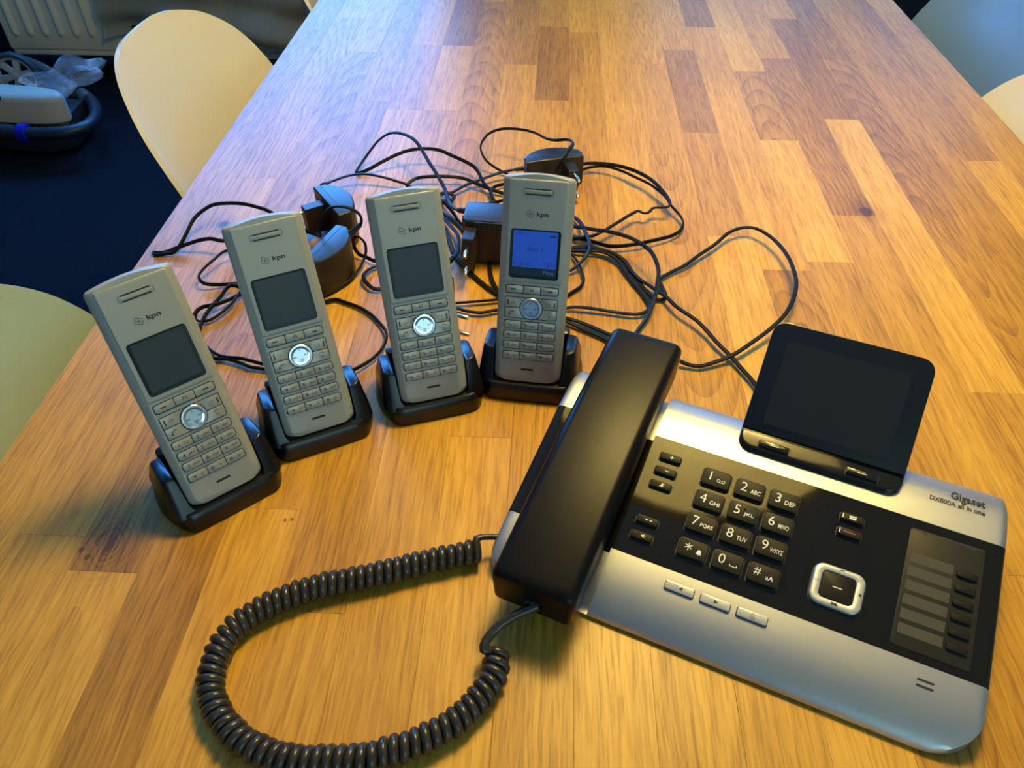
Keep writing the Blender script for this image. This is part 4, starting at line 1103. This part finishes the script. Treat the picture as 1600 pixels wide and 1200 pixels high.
# ================================================================== cables
PATHS = {
'K1': [(-185.6,630.9,40.0),(-179.6,635.3,44.0),(-176.6,634.4,50.0),(-177.2,632.7,58.0),(-183.4,632.0,64.0),(-192.6,629.7,68.0),(-202.3,630.8,66.0),(-210.0,630.1,60.0),(-214.9,627.4,52.0),(-217.5,627.2,44.0),(-220.5,637.6,30.0),(-238.0,668.1,12.0),(-247.6,677.5,8.0),(-267.5,674.8,6.0),(-284.2,659.0,8.0),(-297.8,658.8,10.0),(-306.3,651.9,12.0),(-326.0,644.8,16.0),(-336.8,647.8,16.0),(-348.6,647.9,14.0),(-360.2,647.6,10.0),(-374.5,646.4,5.0),(-385.6,640.7,3.0),(-394.5,640.6,2.0),(-398.0,641.0,2.0),(-396.4,637.1,2.0),(-383.2,638.0,3.0),(-375.6,639.7,4.0),(-370.8,644.3,8.0),(-366.8,656.4,14.0),(-363.7,677.2,20.0),(-357.5,688.8,23.0),(-348.9,697.2,25.0),(-336.5,701.0,25.0),(-318.7,702.3,24.0),(-304.1,702.7,20.0),(-294.9,703.4,16.0),(-281.0,700.0,6.0),(-283.5,658.9,5.0),(-289.4,634.2,6.0),(-309.8,635.6,12.0),(-318.1,628.9,14.0),(-323.3,615.4,14.0),(-329.5,604.0,12.0),(-331.5,592.6,11.0),(-330.0,588.2,9.0),(-324.4,585.0,7.0),(-310.7,588.2,4.0),(-298.2,591.2,3.0),(-280.4,590.5,3.0),(-282.9,578.9,4.0),(-288.7,570.3,5.0),(-294.0,562.8,6.0),(-303.3,552.0,8.0),(-313.8,547.7,8.0),(-317.8,541.2,7.0),(-317.3,535.7,4.0),(-312.7,533.4,3.0),(-303.3,534.5,4.0),(-296.3,542.9,5.0),(-291.0,553.3,6.0),(-287.4,567.7,7.0),(-287.3,578.4,8.0),(-297.6,580.6,9.0),(-301.6,562.4,9.0),(-305.6,548.1,8.0),(-308.4,537.3,6.0),(-308.9,526.9,4.0),(-307.1,517.4,3.0),(-299.2,504.6,3.0),(-290.4,495.6,3.0),(-280.9,488.1,4.0),(-272.5,484.1,5.0),(-258.2,482.0,6.0),(-241.2,477.1,6.0),(-229.4,475.0,4.0),(-225.7,470.7,3.0),(-238.5,473.3,3.0),(-248.5,474.1,4.0),(-257.6,478.5,4.0),(-272.4,482.7,4.0),(-283.1,483.0,4.0),(-292.8,481.7,4.0),(-296.4,469.1,5.0),(-291.6,448.6,6.0)],
'K2': [(-238.8,733.4,30.0),(-239.6,754.4,22.0),(-238.2,769.5,16.0),(-225.7,784.4,14.0),(-209.0,789.0,14.0),(-189.3,787.7,12.0),(-171.4,783.9,9.0),(-157.6,781.6,5.0),(-149.2,757.5,3.0),(-145.1,705.1,3.0),(-136.4,646.0,3.0),(-142.5,602.4,3.0),(-159.8,587.9,4.0),(-171.7,596.9,6.0),(-175.5,607.2,6.0),(-173.1,617.2,5.0),(-168.2,624.2,4.0),(-156.4,630.3,4.0),(-160.2,633.4,4.0),(-171.0,633.6,5.0),(-178.4,638.8,5.0),(-186.8,642.6,6.0),(-192.0,647.0,12.0),(-188.7,640.8,26.0),(-183.0,637.2,30.0),(-178.0,638.3,22.0),(-177.1,633.5,14.0),(-180.0,622.3,8.0),(-185.3,608.1,5.0),(-189.8,598.8,4.0),(-198.7,587.4,3.0),(-210.8,572.8,3.0),(-215.0,564.7,3.0),(-203.7,568.2,3.0),(-195.9,571.5,3.0),(-185.3,567.1,3.0),(-172.0,561.0,3.0),(-158.0,550.3,3.0),(-145.7,534.9,4.0),(-139.5,523.8,6.0),(-137.1,513.9,7.0),(-139.3,499.5,6.0),(-146.1,487.0,5.0),(-155.3,476.8,5.0),(-162.5,469.8,6.0),(-173.1,460.0,8.0)],
'K3': [(-81.9,686.0,32.0),(-91.0,691.3,30.0),(-98.2,701.8,28.0),(-103.1,715.1,26.0),(-106.6,728.0,26.0),(-110.0,739.9,26.0),(-116.3,753.8,28.0),(-123.7,769.4,30.0),(-130.9,782.7,32.0),(-142.3,806.2,35.0),(-153.6,826.0,38.0),(-166.6,839.0,38.0),(-178.2,845.5,37.0),(-188.1,848.6,34.0),(-199.4,844.1,28.0),(-208.1,836.4,20.0),(-218.8,828.4,8.0),(-223.8,814.6,2.5),(-220.3,812.5,2.5),(-209.6,814.1,6.0),(-193.7,822.0,12.0),(-177.9,830.3,17.0),(-162.3,836.7,20.0),(-144.2,839.4,21.0),(-127.9,838.3,20.0),(-112.4,829.9,18.0),(-95.2,821.1,15.0),(-85.8,814.6,13.0),(-79.1,803.7,11.0),(-75.4,794.0,10.0),(-70.8,781.6,9.0),(-64.4,772.3,8.0),(-61.6,763.1,7.0),(-58.9,754.0,6.0),(-47.9,735.5,3.0),(-27.8,674.4,3.0),(-12.8,619.3,3.0),(-29.8,582.6,3.0),(-44.0,577.6,4.0),(-65.9,573.1,4.0),(-81.5,570.4,4.0),(-97.5,565.3,4.0),(-106.5,542.9,5.0),(-111.2,514.6,6.0)],
'K4': [(-27.3,811.1,14.0),(-35.3,810.3,13.0),(-52.1,806.8,11.0),(-68.4,798.2,9.0),(-83.7,787.7,8.0),(-90.5,782.4,8.0),(-100.4,772.3,7.0),(-107.1,766.8,6.0),(-113.7,767.5,5.0),(-119.6,768.2,4.0),(-121.9,762.9,3.0),(-116.8,752.9,3.0),(-109.2,752.2,4.0),(-103.7,754.9,5.0),(-103.1,760.0,6.0),(-107.9,762.2,7.0),(-117.2,761.8,7.0),(-124.0,758.0,5.0),(-123.1,750.2,4.0),(-116.3,740.1,3.0),(-112.2,728.5,3.0),(-102.1,718.6,3.0),(-92.5,706.4,3.0),(-74.4,678.0,3.0),(-40.6,667.9,3.0),(-1.4,675.6,3.0),(18.3,682.2,4.0),(28.1,683.2,6.0),(36.5,681.1,8.0),(47.2,680.3,10.0),(59.0,687.3,12.0),(74.5,702.9,13.0),(90.5,720.6,13.0),(98.0,726.7,13.0),(103.0,724.1,12.0),(108.2,725.7,12.0),(114.1,733.3,13.0),(121.8,733.3,14.0),(129.5,733.3,15.0),(131.7,736.9,16.0),(130.9,743.6,17.0),(125.5,761.2,18.0),(116.1,783.0,18.0),(101.6,803.1,17.0),(83.2,819.3,15.0),(63.8,828.4,13.0),(42.2,832.5,10.0),(29.1,832.1,5.0),(21.6,814.0,4.0),(29.0,818.8,4.0),(42.3,826.0,7.0),(55.6,828.9,9.0),(67.4,827.6,10.0),(83.4,816.8,11.0),(98.8,800.8,12.0),(115.5,783.8,12.0),(129.2,761.3,11.0),(134.1,745.2,10.0),(142.2,728.7,8.0),(144.7,715.9,7.0),(141.2,703.1,6.0),(131.1,691.8,6.0),(110.6,680.2,7.0),(88.1,671.2,7.0),(66.4,669.1,6.0),(51.7,676.4,5.0),(41.7,682.7,4.0),(29.9,685.0,3.0),(11.8,670.4,3.0),(18.4,660.4,3.0),(26.7,654.8,4.0),(32.3,642.4,5.0),(36.5,626.3,5.0),(38.2,611.6,5.0),(35.0,601.5,4.0),(28.9,595.4,3.0),(23.4,589.2,3.0),(12.6,574.9,3.0),(1.1,549.4,4.0),(-5.2,524.2,6.0)],
'K5': [(-94.1,621.2,14.0),(-90.0,630.0,14.0),(-87.1,638.3,13.0),(-87.1,649.9,12.0),(-88.0,665.2,11.0),(-91.4,678.3,10.0),(-99.2,694.4,8.0),(-108.9,713.4,6.0),(-121.5,736.9,4.0),(-138.5,758.0,3.0),(-154.3,768.3,3.0),(-158.9,780.5,4.0),(-157.8,784.1,6.0),(-150.1,792.5,8.0),(-135.4,794.0,10.0),(-112.8,795.1,10.0),(-95.1,793.4,9.0),(-79.8,784.3,8.0),(-64.8,777.2,6.0),(-50.1,771.6,4.0),(-27.9,756.5,3.0),(-2.6,731.2,3.0),(18.1,711.1,5.0),(29.7,699.1,9.0),(39.6,690.8,13.0),(50.3,681.5,17.0),(62.8,674.2,20.0),(73.8,666.6,22.0),(85.1,656.6,24.0),(94.3,645.1,25.0),(102.0,633.1,25.0),(105.9,618.7,24.0),(107.5,605.9,22.0),(105.8,592.7,19.0),(103.8,580.2,15.0),(99.1,565.3,10.0),(92.7,551.4,6.0),(84.5,537.1,4.0),(77.9,521.9,4.0),(84.1,496.6,8.0)],
'K6': [(181.3,451.1,8.0),(176.9,475.2,5.0),(169.8,491.4,5.0),(162.0,507.0,6.0),(153.4,521.2,7.0),(145.2,538.0,8.0),(138.4,549.0,9.0),(122.8,567.8,9.0),(114.0,585.0,8.0),(108.8,592.3,7.0),(99.7,605.0,6.0),(92.3,613.2,6.0),(85.7,625.2,6.0),(80.2,639.7,7.0),(71.2,651.1,8.0),(61.0,657.7,8.0),(45.3,665.6,6.0),(29.4,668.6,4.0),(15.1,666.0,3.0),(27.4,662.0,4.0),(39.5,659.6,6.0),(55.5,658.0,7.0),(64.1,652.8,7.0),(73.3,643.5,6.0),(79.0,628.9,5.0),(85.2,613.2,4.0),(93.2,595.5,4.0),(98.1,581.0,4.0),(99.3,573.0,4.0),(95.2,566.4,4.0),(87.1,562.0,4.0),(75.4,562.3,4.0),(61.6,564.8,4.0),(48.0,566.8,5.0),(33.3,568.5,5.0),(22.5,568.3,4.0),(6.8,560.2,3.0),(-16.8,561.0,3.0),(-43.0,561.7,4.0),(-56.5,557.1,4.0),(-68.8,558.5,4.0),(-79.9,562.3,4.0),(-94.8,566.7,3.0)],
'K7': [(118.2,497.2,6.0),(126.4,494.9,4.0),(134.9,493.7,4.0),(148.2,498.2,5.0),(164.2,506.0,7.0),(184.2,522.4,9.0),(202.4,539.2,11.0),(217.2,556.4,13.0),(227.7,575.3,14.0),(236.0,599.5,15.0),(238.7,623.5,15.0),(237.8,646.0,15.0),(233.7,668.2,14.0),(225.6,688.3,13.0),(214.4,700.9,12.0),(203.0,701.9,11.0),(189.5,694.4,10.0),(172.0,674.2,8.0),(154.5,656.6,7.0),(138.4,640.3,5.0),(123.0,628.7,4.0),(111.3,616.6,4.0),(112.4,608.3,4.0),(114.0,600.3,4.0),(115.4,592.7,3.0),(112.0,587.2,2.5),(104.7,587.5,3.0),(97.8,598.8,3.0),(90.6,614.5,4.0),(83.0,630.0,5.0),(75.6,646.4,6.0),(64.0,658.2,6.0),(44.2,664.4,5.0),(24.8,666.1,4.0),(11.9,653.3,3.0),(18.4,626.1,3.0),(25.9,626.9,5.0),(33.9,632.4,9.0),(41.3,642.3,13.0),(44.4,654.0,15.0),(43.6,665.4,15.0),(40.2,683.7,13.0),(36.1,706.8,9.0),(30.4,723.1,5.0),(18.2,738.7,3.0),(3.6,773.5,6.0),(4.5,779.7,20.0),(8.9,755.1,42.0),(15.4,751.3,56.0),(21.2,762.6,62.0),(25.8,779.8,60.0),(24.7,794.7,57.0),(18.6,805.5,53.0),(6.0,815.5,47.0),(-3.8,827.8,43.0),(-15.5,844.1,41.0),(-27.7,855.0,39.0),(-43.1,862.5,37.0),(-58.6,864.3,35.0),(-70.1,860.0,32.0),(-76.5,853.2,28.0),(-79.6,843.4,24.0),(-78.5,837.1,20.0),(-71.9,827.2,14.0),(-61.2,822.1,8.0),(-52.8,819.0,5.0),(-41.3,811.3,3.0),(-33.3,798.4,3.0),(-40.5,795.2,3.0),(-50.4,789.7,5.0),(-58.0,783.2,6.0),(-61.9,777.4,6.0),(-62.0,767.6,6.0),(-59.9,758.4,5.0),(-56.0,752.1,4.0),(-44.4,735.7,3.0)],
'K8': [(61.5,531.9,3.0),(57.6,534.3,3.0),(45.6,542.1,3.0),(33.1,548.8,3.5),(21.5,553.2,4.0),(0.8,564.7,3.0),(-42.2,587.0,3.0),(-69.1,616.5,3.0),(-90.0,648.3,3.0),(-101.5,682.7,3.0),(-108.3,700.7,3.0),(-115.4,732.2,3.0),(-113.3,745.9,6.0),(-105.7,734.3,6.0),(-99.0,723.2,5.0),(-93.8,712.3,4.0),(-87.4,702.9,3.0)],
'K9': [(61.1,521.4,3.0),(54.5,528.0,3.0),(38.8,537.9,3.0),(21.5,548.1,4.0),(6.9,555.5,3.0),(-17.2,570.5,3.0),(-35.8,581.3,3.0),(-49.6,607.0,3.0),(-55.8,650.0,3.0),(-56.6,709.4,3.0),(-58.7,739.9,4.0),(-65.9,743.5,6.0),(-59.0,745.5,7.0),(-49.4,749.0,8.0),(-38.5,757.0,8.0)],
'coil': [(-39.1,295.6,8.5),(-53.7,291.1,8.5),(-71.1,285.7,8.5),(-88.2,279.7,8.5),(-105.0,273.8,8.5),(-121.7,268.6,8.5),(-138.4,264.0,8.5),(-154.1,256.7,8.5),(-166.7,249.7,8.5),(-177.2,241.1,8.5),(-184.5,232.4,8.5),(-188.7,221.7,8.5),(-189.7,211.6,8.5),(-188.7,200.5,8.5),(-185.6,191.1,8.5),(-178.8,181.0,8.5),(-169.4,171.9,8.5),(-158.2,164.5,8.5),(-145.5,159.8,8.5),(-132.1,156.7,8.5),(-118.4,156.4,8.5),(-101.4,157.8,8.5),(-89.2,158.9,8.5),(-77.6,163.2,8.5),(-65.7,167.2,8.5),(-54.0,173.4,8.5),(-43.4,180.1,8.5),(-34.1,189.5,8.5),(-27.1,199.0,8.5),(-22.4,207.4,8.5),(-21.0,215.7,8.5),(-21.4,222.8,8.5)],
'w1': [(-39.0,295.3,8.5),(-40.8,297.6,14.0),(-39.1,299.7,17.0),(-33.3,301.6,17.0),(-26.5,303.3,15.0),(-15.7,302.3,15.0)],
'w2': [(-21.4,222.6,9.0),(-26.9,220.6,14.0),(-28.6,221.4,17.0),(-27.6,226.2,18.0),(-20.0,234.6,22.0),(-9.4,239.8,27.0),(-0.1,243.0,30.0),(2.7,244.1,31.0)],
}

def wpts(key, zmin=1.7):
    return [Vector((x * MM, y * MM, T + max(z, zmin) * MM)) for x, y, z in PATHS[key]]

# coiled cord: a helix round a curved centre line, with its two straight tails
cpath = smooth_path(wpts('coil'), .0015)
L = [0.0]
for a, b in zip(cpath, cpath[1:]): L.append(L[-1] + (b - a).length)
PITCH, RH_, RW = .00600, .0058, .00288
turns = L[-1] / PITCH
hel = []
i = 0
nS = int(turns * 18)
for k in range(nS + 1):
    s = L[-1] * k / nS
    while i < len(L) - 2 and L[i + 1] < s: i += 1
    f = (s - L[i]) / max(L[i + 1] - L[i], 1e-9)
    p = cpath[i].lerp(cpath[i + 1], f)
    i2 = min(i + 4, len(cpath) - 1); i1 = max(i - 4, 0)
    t = (cpath[i2] - cpath[i1]).normalized()
    side = t.cross(Vector((0, 0, 1))).normalized(); u = side.cross(t)
    a = 2 * math.pi * turns * k / nS + 2.2
    jit = .0003 * math.sin(k * .11) 
    hel.append(p + side * ((RH_ + jit) * math.cos(a)) + u * ((RH_ + jit) * math.sin(a)) + Vector((0, 0, .0003)))
tail1 = smooth_path([hel[0]] + wpts('w1')[2:], .004)
tail2 = smooth_path([hel[-1]] + wpts('w2')[2:], .004)
full = tail1[::-1][:-1] + hel + tail2[1:]
bm = tube_bm(full, ring_prof(RW, 10), scale=[(.72 if q < len(tail1) - 4 else 1.0) for q in range(len(full))])
tag(obj('coiled_cord', finish(bm, angle=80), M_COIL), 'black coiled receiver cord looping over the bare wood in front', 'cord')

TW = twin_prof(.00112, .00092)
def cable(key, label, step=.003):
    P = smooth_path(wpts(key), step)
    me = finish(tube_bm(P, TW), angle=70)
    return tag(obj('power_cable', me, M_CABLE), label, 'cable', 'thin black cables tangled behind the handsets')
CLAB = {'K1': 'thin black cable making two loops left of the second handset, behind the leftmost',
        'K2': 'thin black cable arching from the rear left adapter, then curving to the second cradle',
        'K3': 'thin black cable rising in the tall pointed loop above the third handset',
        'K4': 'thin black cable with the wide double loop right of the rearmost adapter',
        'K5': 'thin bluish-black cable arching from behind the lit handset down to the black receiver',
        'K6': 'thin black cable running diagonally to the back of the tilted display',
        'K7': 'thin black cable with the big open loop on bare wood above the tilted display',
        'K8': 'thin black cable entering beneath the receiver top, upper strand of the pair',
        'K9': 'thin black cable entering beneath the receiver top, lower strand of the pair'}
for k_ in sorted(CLAB):
    o = cable(k_, CLAB[k_])
    if k_ in ('K6', 'K7', 'K8', 'K9'):
        o.name = 'telephone_cable'

# ------------------------------------------------------------------ plug-in power adapters
D_OUT = [(0, 0), (66, 0), (66, 13), (61, 18.5), (52, 23.5), (41, 26.8), (32, 27.6), (22, 26.5), (12, 22.8), (5, 17.5), (0, 12)]
BOX_OUT = [(0, 4), (4, 0), (74, 0), (78, 4), (78, 32), (74, 36), (4, 36), (0, 32)]
def adapter(loc, ang, outline, hgt, plug_x, label, extra=None, lift=0.0, block=(22, 10)):
    a = thing('power_adapter', label, 'power adapter', (loc[0], loc[1], T + lift), ang, 'black plug-in power adapters among the cables')
    po = mmp(outline)
    obj('body', finish(prism_bm(po, .3 * MM, hgt * MM, 2.0 * MM, bot=True, seg=3), angle=30), M_ADAPT, a)
    seam = inset(mmp([(-.15, 7.2), (outline[1][0] + .15 if outline is D_OUT else 78.15, 7.2), (outline[1][0] + .15 if outline is D_OUT else 78.15, 7.7), (-.15, 7.7)]), 0)
    if outline is D_OUT or outline is BOX_OUT: obj('seam', finish(prism_bm(seam, .2 * MM, (hgt + .1) * MM)), M_GAP, a)
    # hexagonal plug block with two round pins, standing one above the other
    zc = hgt / 2
    hb = [(-5.5, -hgt * .36), (5.5, -hgt * .36), (7.5, 0), (5.5, hgt * .36), (-5.5, hgt * .36), (-7.5, 0)]
    bm = stack_bm([(mmp(hb), -1 * MM), (mmp(hb), (block[0] - 1) * MM), (inset(mmp(hb), 1.0 * MM), block[0] * MM)])
    pb = obj('plug_block', finish(bm, angle=25), M_ADAPT, a, loc=(plug_x * MM, 0, zc * MM), rot=(R(90), 0, 0))
    for s in (-1, 1):
        bm = stack_bm([(mmp(circle(0, 0, 1.55, 14)), 0), (mmp(circle(0, 0, 1.55, 14)), 9 * MM), ], None)
        stack_bm([(mmp(circle(0, 0, 2.1, 14)), 9 * MM), (mmp(circle(0, 0, 2.1, 14)), 18 * MM), (mmp(circle(0, 0, 1.3, 14)), 19.3 * MM)], bm)
        obj('plug_pin', finish(bm, angle=40), M_PIN, pb, loc=(0, s * 9.6 * MM, (block[0] - .5) * MM))
    if extra: extra(a)
    return a
def box_extra(a):
    lb = obj('rating_label', finish(box_bm(.036, -.0009, .008, .060, .0002, .041, .0002)), M_LABEL, a)
    obj('label_text', text_mesh('AC ADAPTOR', w=27 * MM, h=3.2 * MM, thick=0), M_LABELINK, lb, loc=(.048, -.00105, .0245), rot=(R(90), R(-90), 0))
    obj('label_text', text_mesh('5V', w=5 * MM, h=3.0 * MM, thick=0), M_LABELINK, lb, loc=(.042, -.00105, .0145), rot=(R(90), R(-90), 0))
    for k in range(4):
        obj('vent_rib', finish(box_bm(.012, -.0008 + .0 * k, .0405 + .0024 * k, .050, .0002, .0418 + .0024 * k, .0002)), M_RIB, a)
rel = [(0.0, 3.4), (.1, 3.4)]
def relief(parent_world, key, n=6, start=0):
    """ribbed strain relief where a cable leaves its adapter (a part of the adapter)."""
    P = wpts(key)
    d = (P[start + 1] - P[start]).normalized()
    pts, sc = [], []
    for k in range(n):
        for f, r in ((.0, 1.0), (.5, 1.0), (.5001, .72), (1.0, .72)):
            pts.append(P[start] + d * (.0024 * (k + f) - .004)); sc.append(r * (1 - .045 * k))
    bm = tube_bm(pts, ring_prof(.0036, 12), scale=sc)
    me = finish(bm, angle=40)
    o = obj('strain_relief', me, M_ADAPT, parent_world)
    o.matrix_parent_inverse = parent_world.matrix_basis.inverted()
    return o
A_ = adapter((-.0815, .6405), R(-4.5), BOX_OUT, 50, 9.5, 'large black box-shaped adapter with a rating label, left of the lit handset', box_extra)
B_ = adapter((-.0235, .784), R(17), D_OUT, 36, 48, 'black curved-back adapter lying furthest back, above the lit handset')
Cc = adapter((-.2435, .711), R(-55), D_OUT, 41, 24, 'black curved-back adapter behind the second handset, its top shining blue')
Dd = adapter((-.2045, .642), R(-108), D_OUT, 41, 45, 'black curved-back adapter right beside the second handset, its cable looping over it')
Ea = adapter((-.1015, .5105), R(70.5), [(x * .9, y) for x, y in D_OUT], 38, 20, 'black adapter hidden behind the third handset, only its two metal pins showing', block=(14, 10))
bpy.context.view_layer.update()
relief(Dd, 'K1'); relief(B_, 'K4'); relief(A_, 'K3'); relief(Cc, 'K2'); relief(Ea, 'K5')

# ================================================================== vacuum cleaner and bag by the radiator
vac = thing('vacuum_cleaner', 'grey vacuum cleaner with a spoked wheel on the navy carpet', 'vacuum cleaner', (-1.53, 2.215, 0), R(-4))
def vbody():
    out = [(-.55, .0), (-.06, .0), (.0, .012), (.03, .035), (.02, .06), (-.04, .085), (-.55, .10)]
    sm = [(p.x, p.y) for p in smooth_path([(x, y, 0) for x, y in out], .03)]
    return finish(prism_bm(sm, .098, .205, .022, bot=True, seg=4), angle=40)
obj('body', vbody(), M_VAC, vac)
obj('panel_seam', finish(box_bm(-.150, -.002, .105, -.146, .004, .20)), M_GAP, vac)
obj('underbody', finish(prism_bm([(-.54, .01), (-.06, .01), (.0, .05), (-.02, .20), (-.54, .24)], .02, .115, .01)), M_VACD, vac)
wh = thing('spoked_wheel', 'pale six-spoked wheel with a dark tyre standing by the radiator end', 'wheel', (-1.79, 2.505, .150), 0)
def wheel_parts(root):
    pl = Matrix.Rotation(R(4), 4, 'Z') @ Matrix.Rotation(R(90), 4, 'X') @ Matrix.Scale(.66, 4)
    def place(bm): bmesh.ops.transform(bm, matrix=pl, verts=bm.verts); return bm
    o1, i1 = circle(0, 0, .112, 48), circle(0, 0, .094, 48)
    bm = stack_bm([(i1, -.018), (o1, -.018), (circle(0, 0, .117, 48), -.008), (circle(0, 0, .117, 48), .008), (o1, .018), (i1, .018), (i1, -.018)], cap=(False, False))
    obj('tyre', finish(place(bm), angle=40), M_TYRE, root)
    bm = stack_bm([(circle(0, 0, .086, 48), -.012), (circle(0, 0, .0955, 48), -.012), (circle(0, 0, .0955, 48), .020), (circle(0, 0, .086, 48), .016), (circle(0, 0, .086, 48), -.012)], cap=(False, False))
    obj('rim', finish(place(bm), angle=40), M_HUB, root)
    for k in range(6):
        a = R(60 * k + 12); ca, sa = math.cos(a), math.sin(a)
        q = [(.014, -.012), (.088, -.017), (.088, .017), (.014, .012)]
        obj('spoke', finish(place(prism_bm([(x_ * ca - y_ * sa, x_ * sa + y_ * ca) for x_, y_ in q], -.006, .014, .004))), M_HUB, root)
    obj('hub', finish(place(prism_bm(circle(0, 0, .022, 24), -.012, .018, .005))), M_HUB, root)
    obj('axle_stub', finish(place(prism_bm(circle(0, 0, .009, 16), -.05, -.01))), M_VACD, root)
vac_wheel_root = wh
# the wheel belongs to the cleaner: make its pieces parts of it
for key in ('label', 'category'):
    del wh[key]
wh.name = 'wheel'
wh.parent = vac
wh.matrix_parent_inverse = (Matrix.Translation((-1.53, 2.215, 0)) @ Matrix.Rotation(R(-4), 4, 'Z')).inverted()
wheel_parts(wh)
def vworld(o):
    o.matrix_parent_inverse = (Matrix.Translation((-1.53, 2.215, 0)) @ Matrix.Rotation(R(-4), 4, 'Z')).inverted()
    return o
hose = smooth_path([(-2.10, 2.17, .11), (-1.755, 2.18, .11), (-1.61, 2.172, .11), (-1.553, 2.175, .11), (-1.486, 2.187, .11), (-1.449, 2.217, .11), (-1.44, 2.275, .11), (-1.465, 2.344, .11), (-1.509, 2.409, .11), (-1.554, 2.447, .11)], .012)
sc = [1.0 + (.06 if k % 2 else -.02) for k in range(len(hose))]
vworld(obj('hose', finish(tube_bm(hose, ring_prof(.0185, 16), scale=sc), angle=60), M_HOSE, vac))
def collar(c, d, r, l, m, name):
    d = Vector(d).normalized(); c = Vector(c)
    return vworld(obj(name, finish(tube_bm([c - d * l / 2, c - d * l * .4, c + d * l * .4, c + d * l / 2], ring_prof(r, 20), scale=[.85, 1, 1, .85]), angle=35), m, vac))
collar((-1.613, 2.174, .110), (1, 0, 0), .029, .030, M_BLUE, 'blue_collar')
collar((-1.765, 2.178, .110), (1, 0, 0), .024, .25, M_VACD, 'hose_grip')
collar((-1.545, 2.440, .112), (-.75, .62, .1), .021, .05, M_TUBE, 'hose_connector')
tb = smooth_path([(-1.90, 2.665, .15), (-1.748, 2.575, .15), (-1.655, 2.505, .145), (-1.575, 2.450, .125)], .03)
vworld(obj('suction_tube', finish(tube_bm(tb, ring_prof(.0185, 18)), angle=40), M_TUBE, vac))

def bag_mesh():
    rnd = random.Random(5)
    bm = bmesh.new()
    bmesh.ops.create_icosphere(bm, subdivisions=4, radius=1.0)
    ph = [rnd.uniform(0, 6.28) for _ in range(12)]
    for v in bm.verts:
        p = v.co.copy()
        k = 1 + .20 * math.sin(4.5 * p.x + ph[0] + 3 * p.z) + .16 * math.sin(6.3 * p.y + ph[1] + 2.5 * p.x) + .10 * abs(math.sin(9 * p.z + ph[2] + 4 * p.y)) + .07 * math.sin(15 * p.x + 11 * p.y + ph[3])
        v.co = Vector((p.x * .112 * k + .025 * p.z, p.y * .046 * k, p.z * .026 * k + .035 * max(0, p.y) + .012 * math.sin(7 * p.x)))
    bmesh.ops.translate(bm, verts=bm.verts, vec=(0, 0, .0))
    return finish(bm, angle=22)
tag(obj('plastic_bag', bag_mesh(), M_FILM, loc=(-1.575, 2.40, .175), rot=(R(5), R(-6), R(50))), 'crumpled clear plastic bag lying on the vacuum hose', 'bag')
bpy.context.view_layer.update()
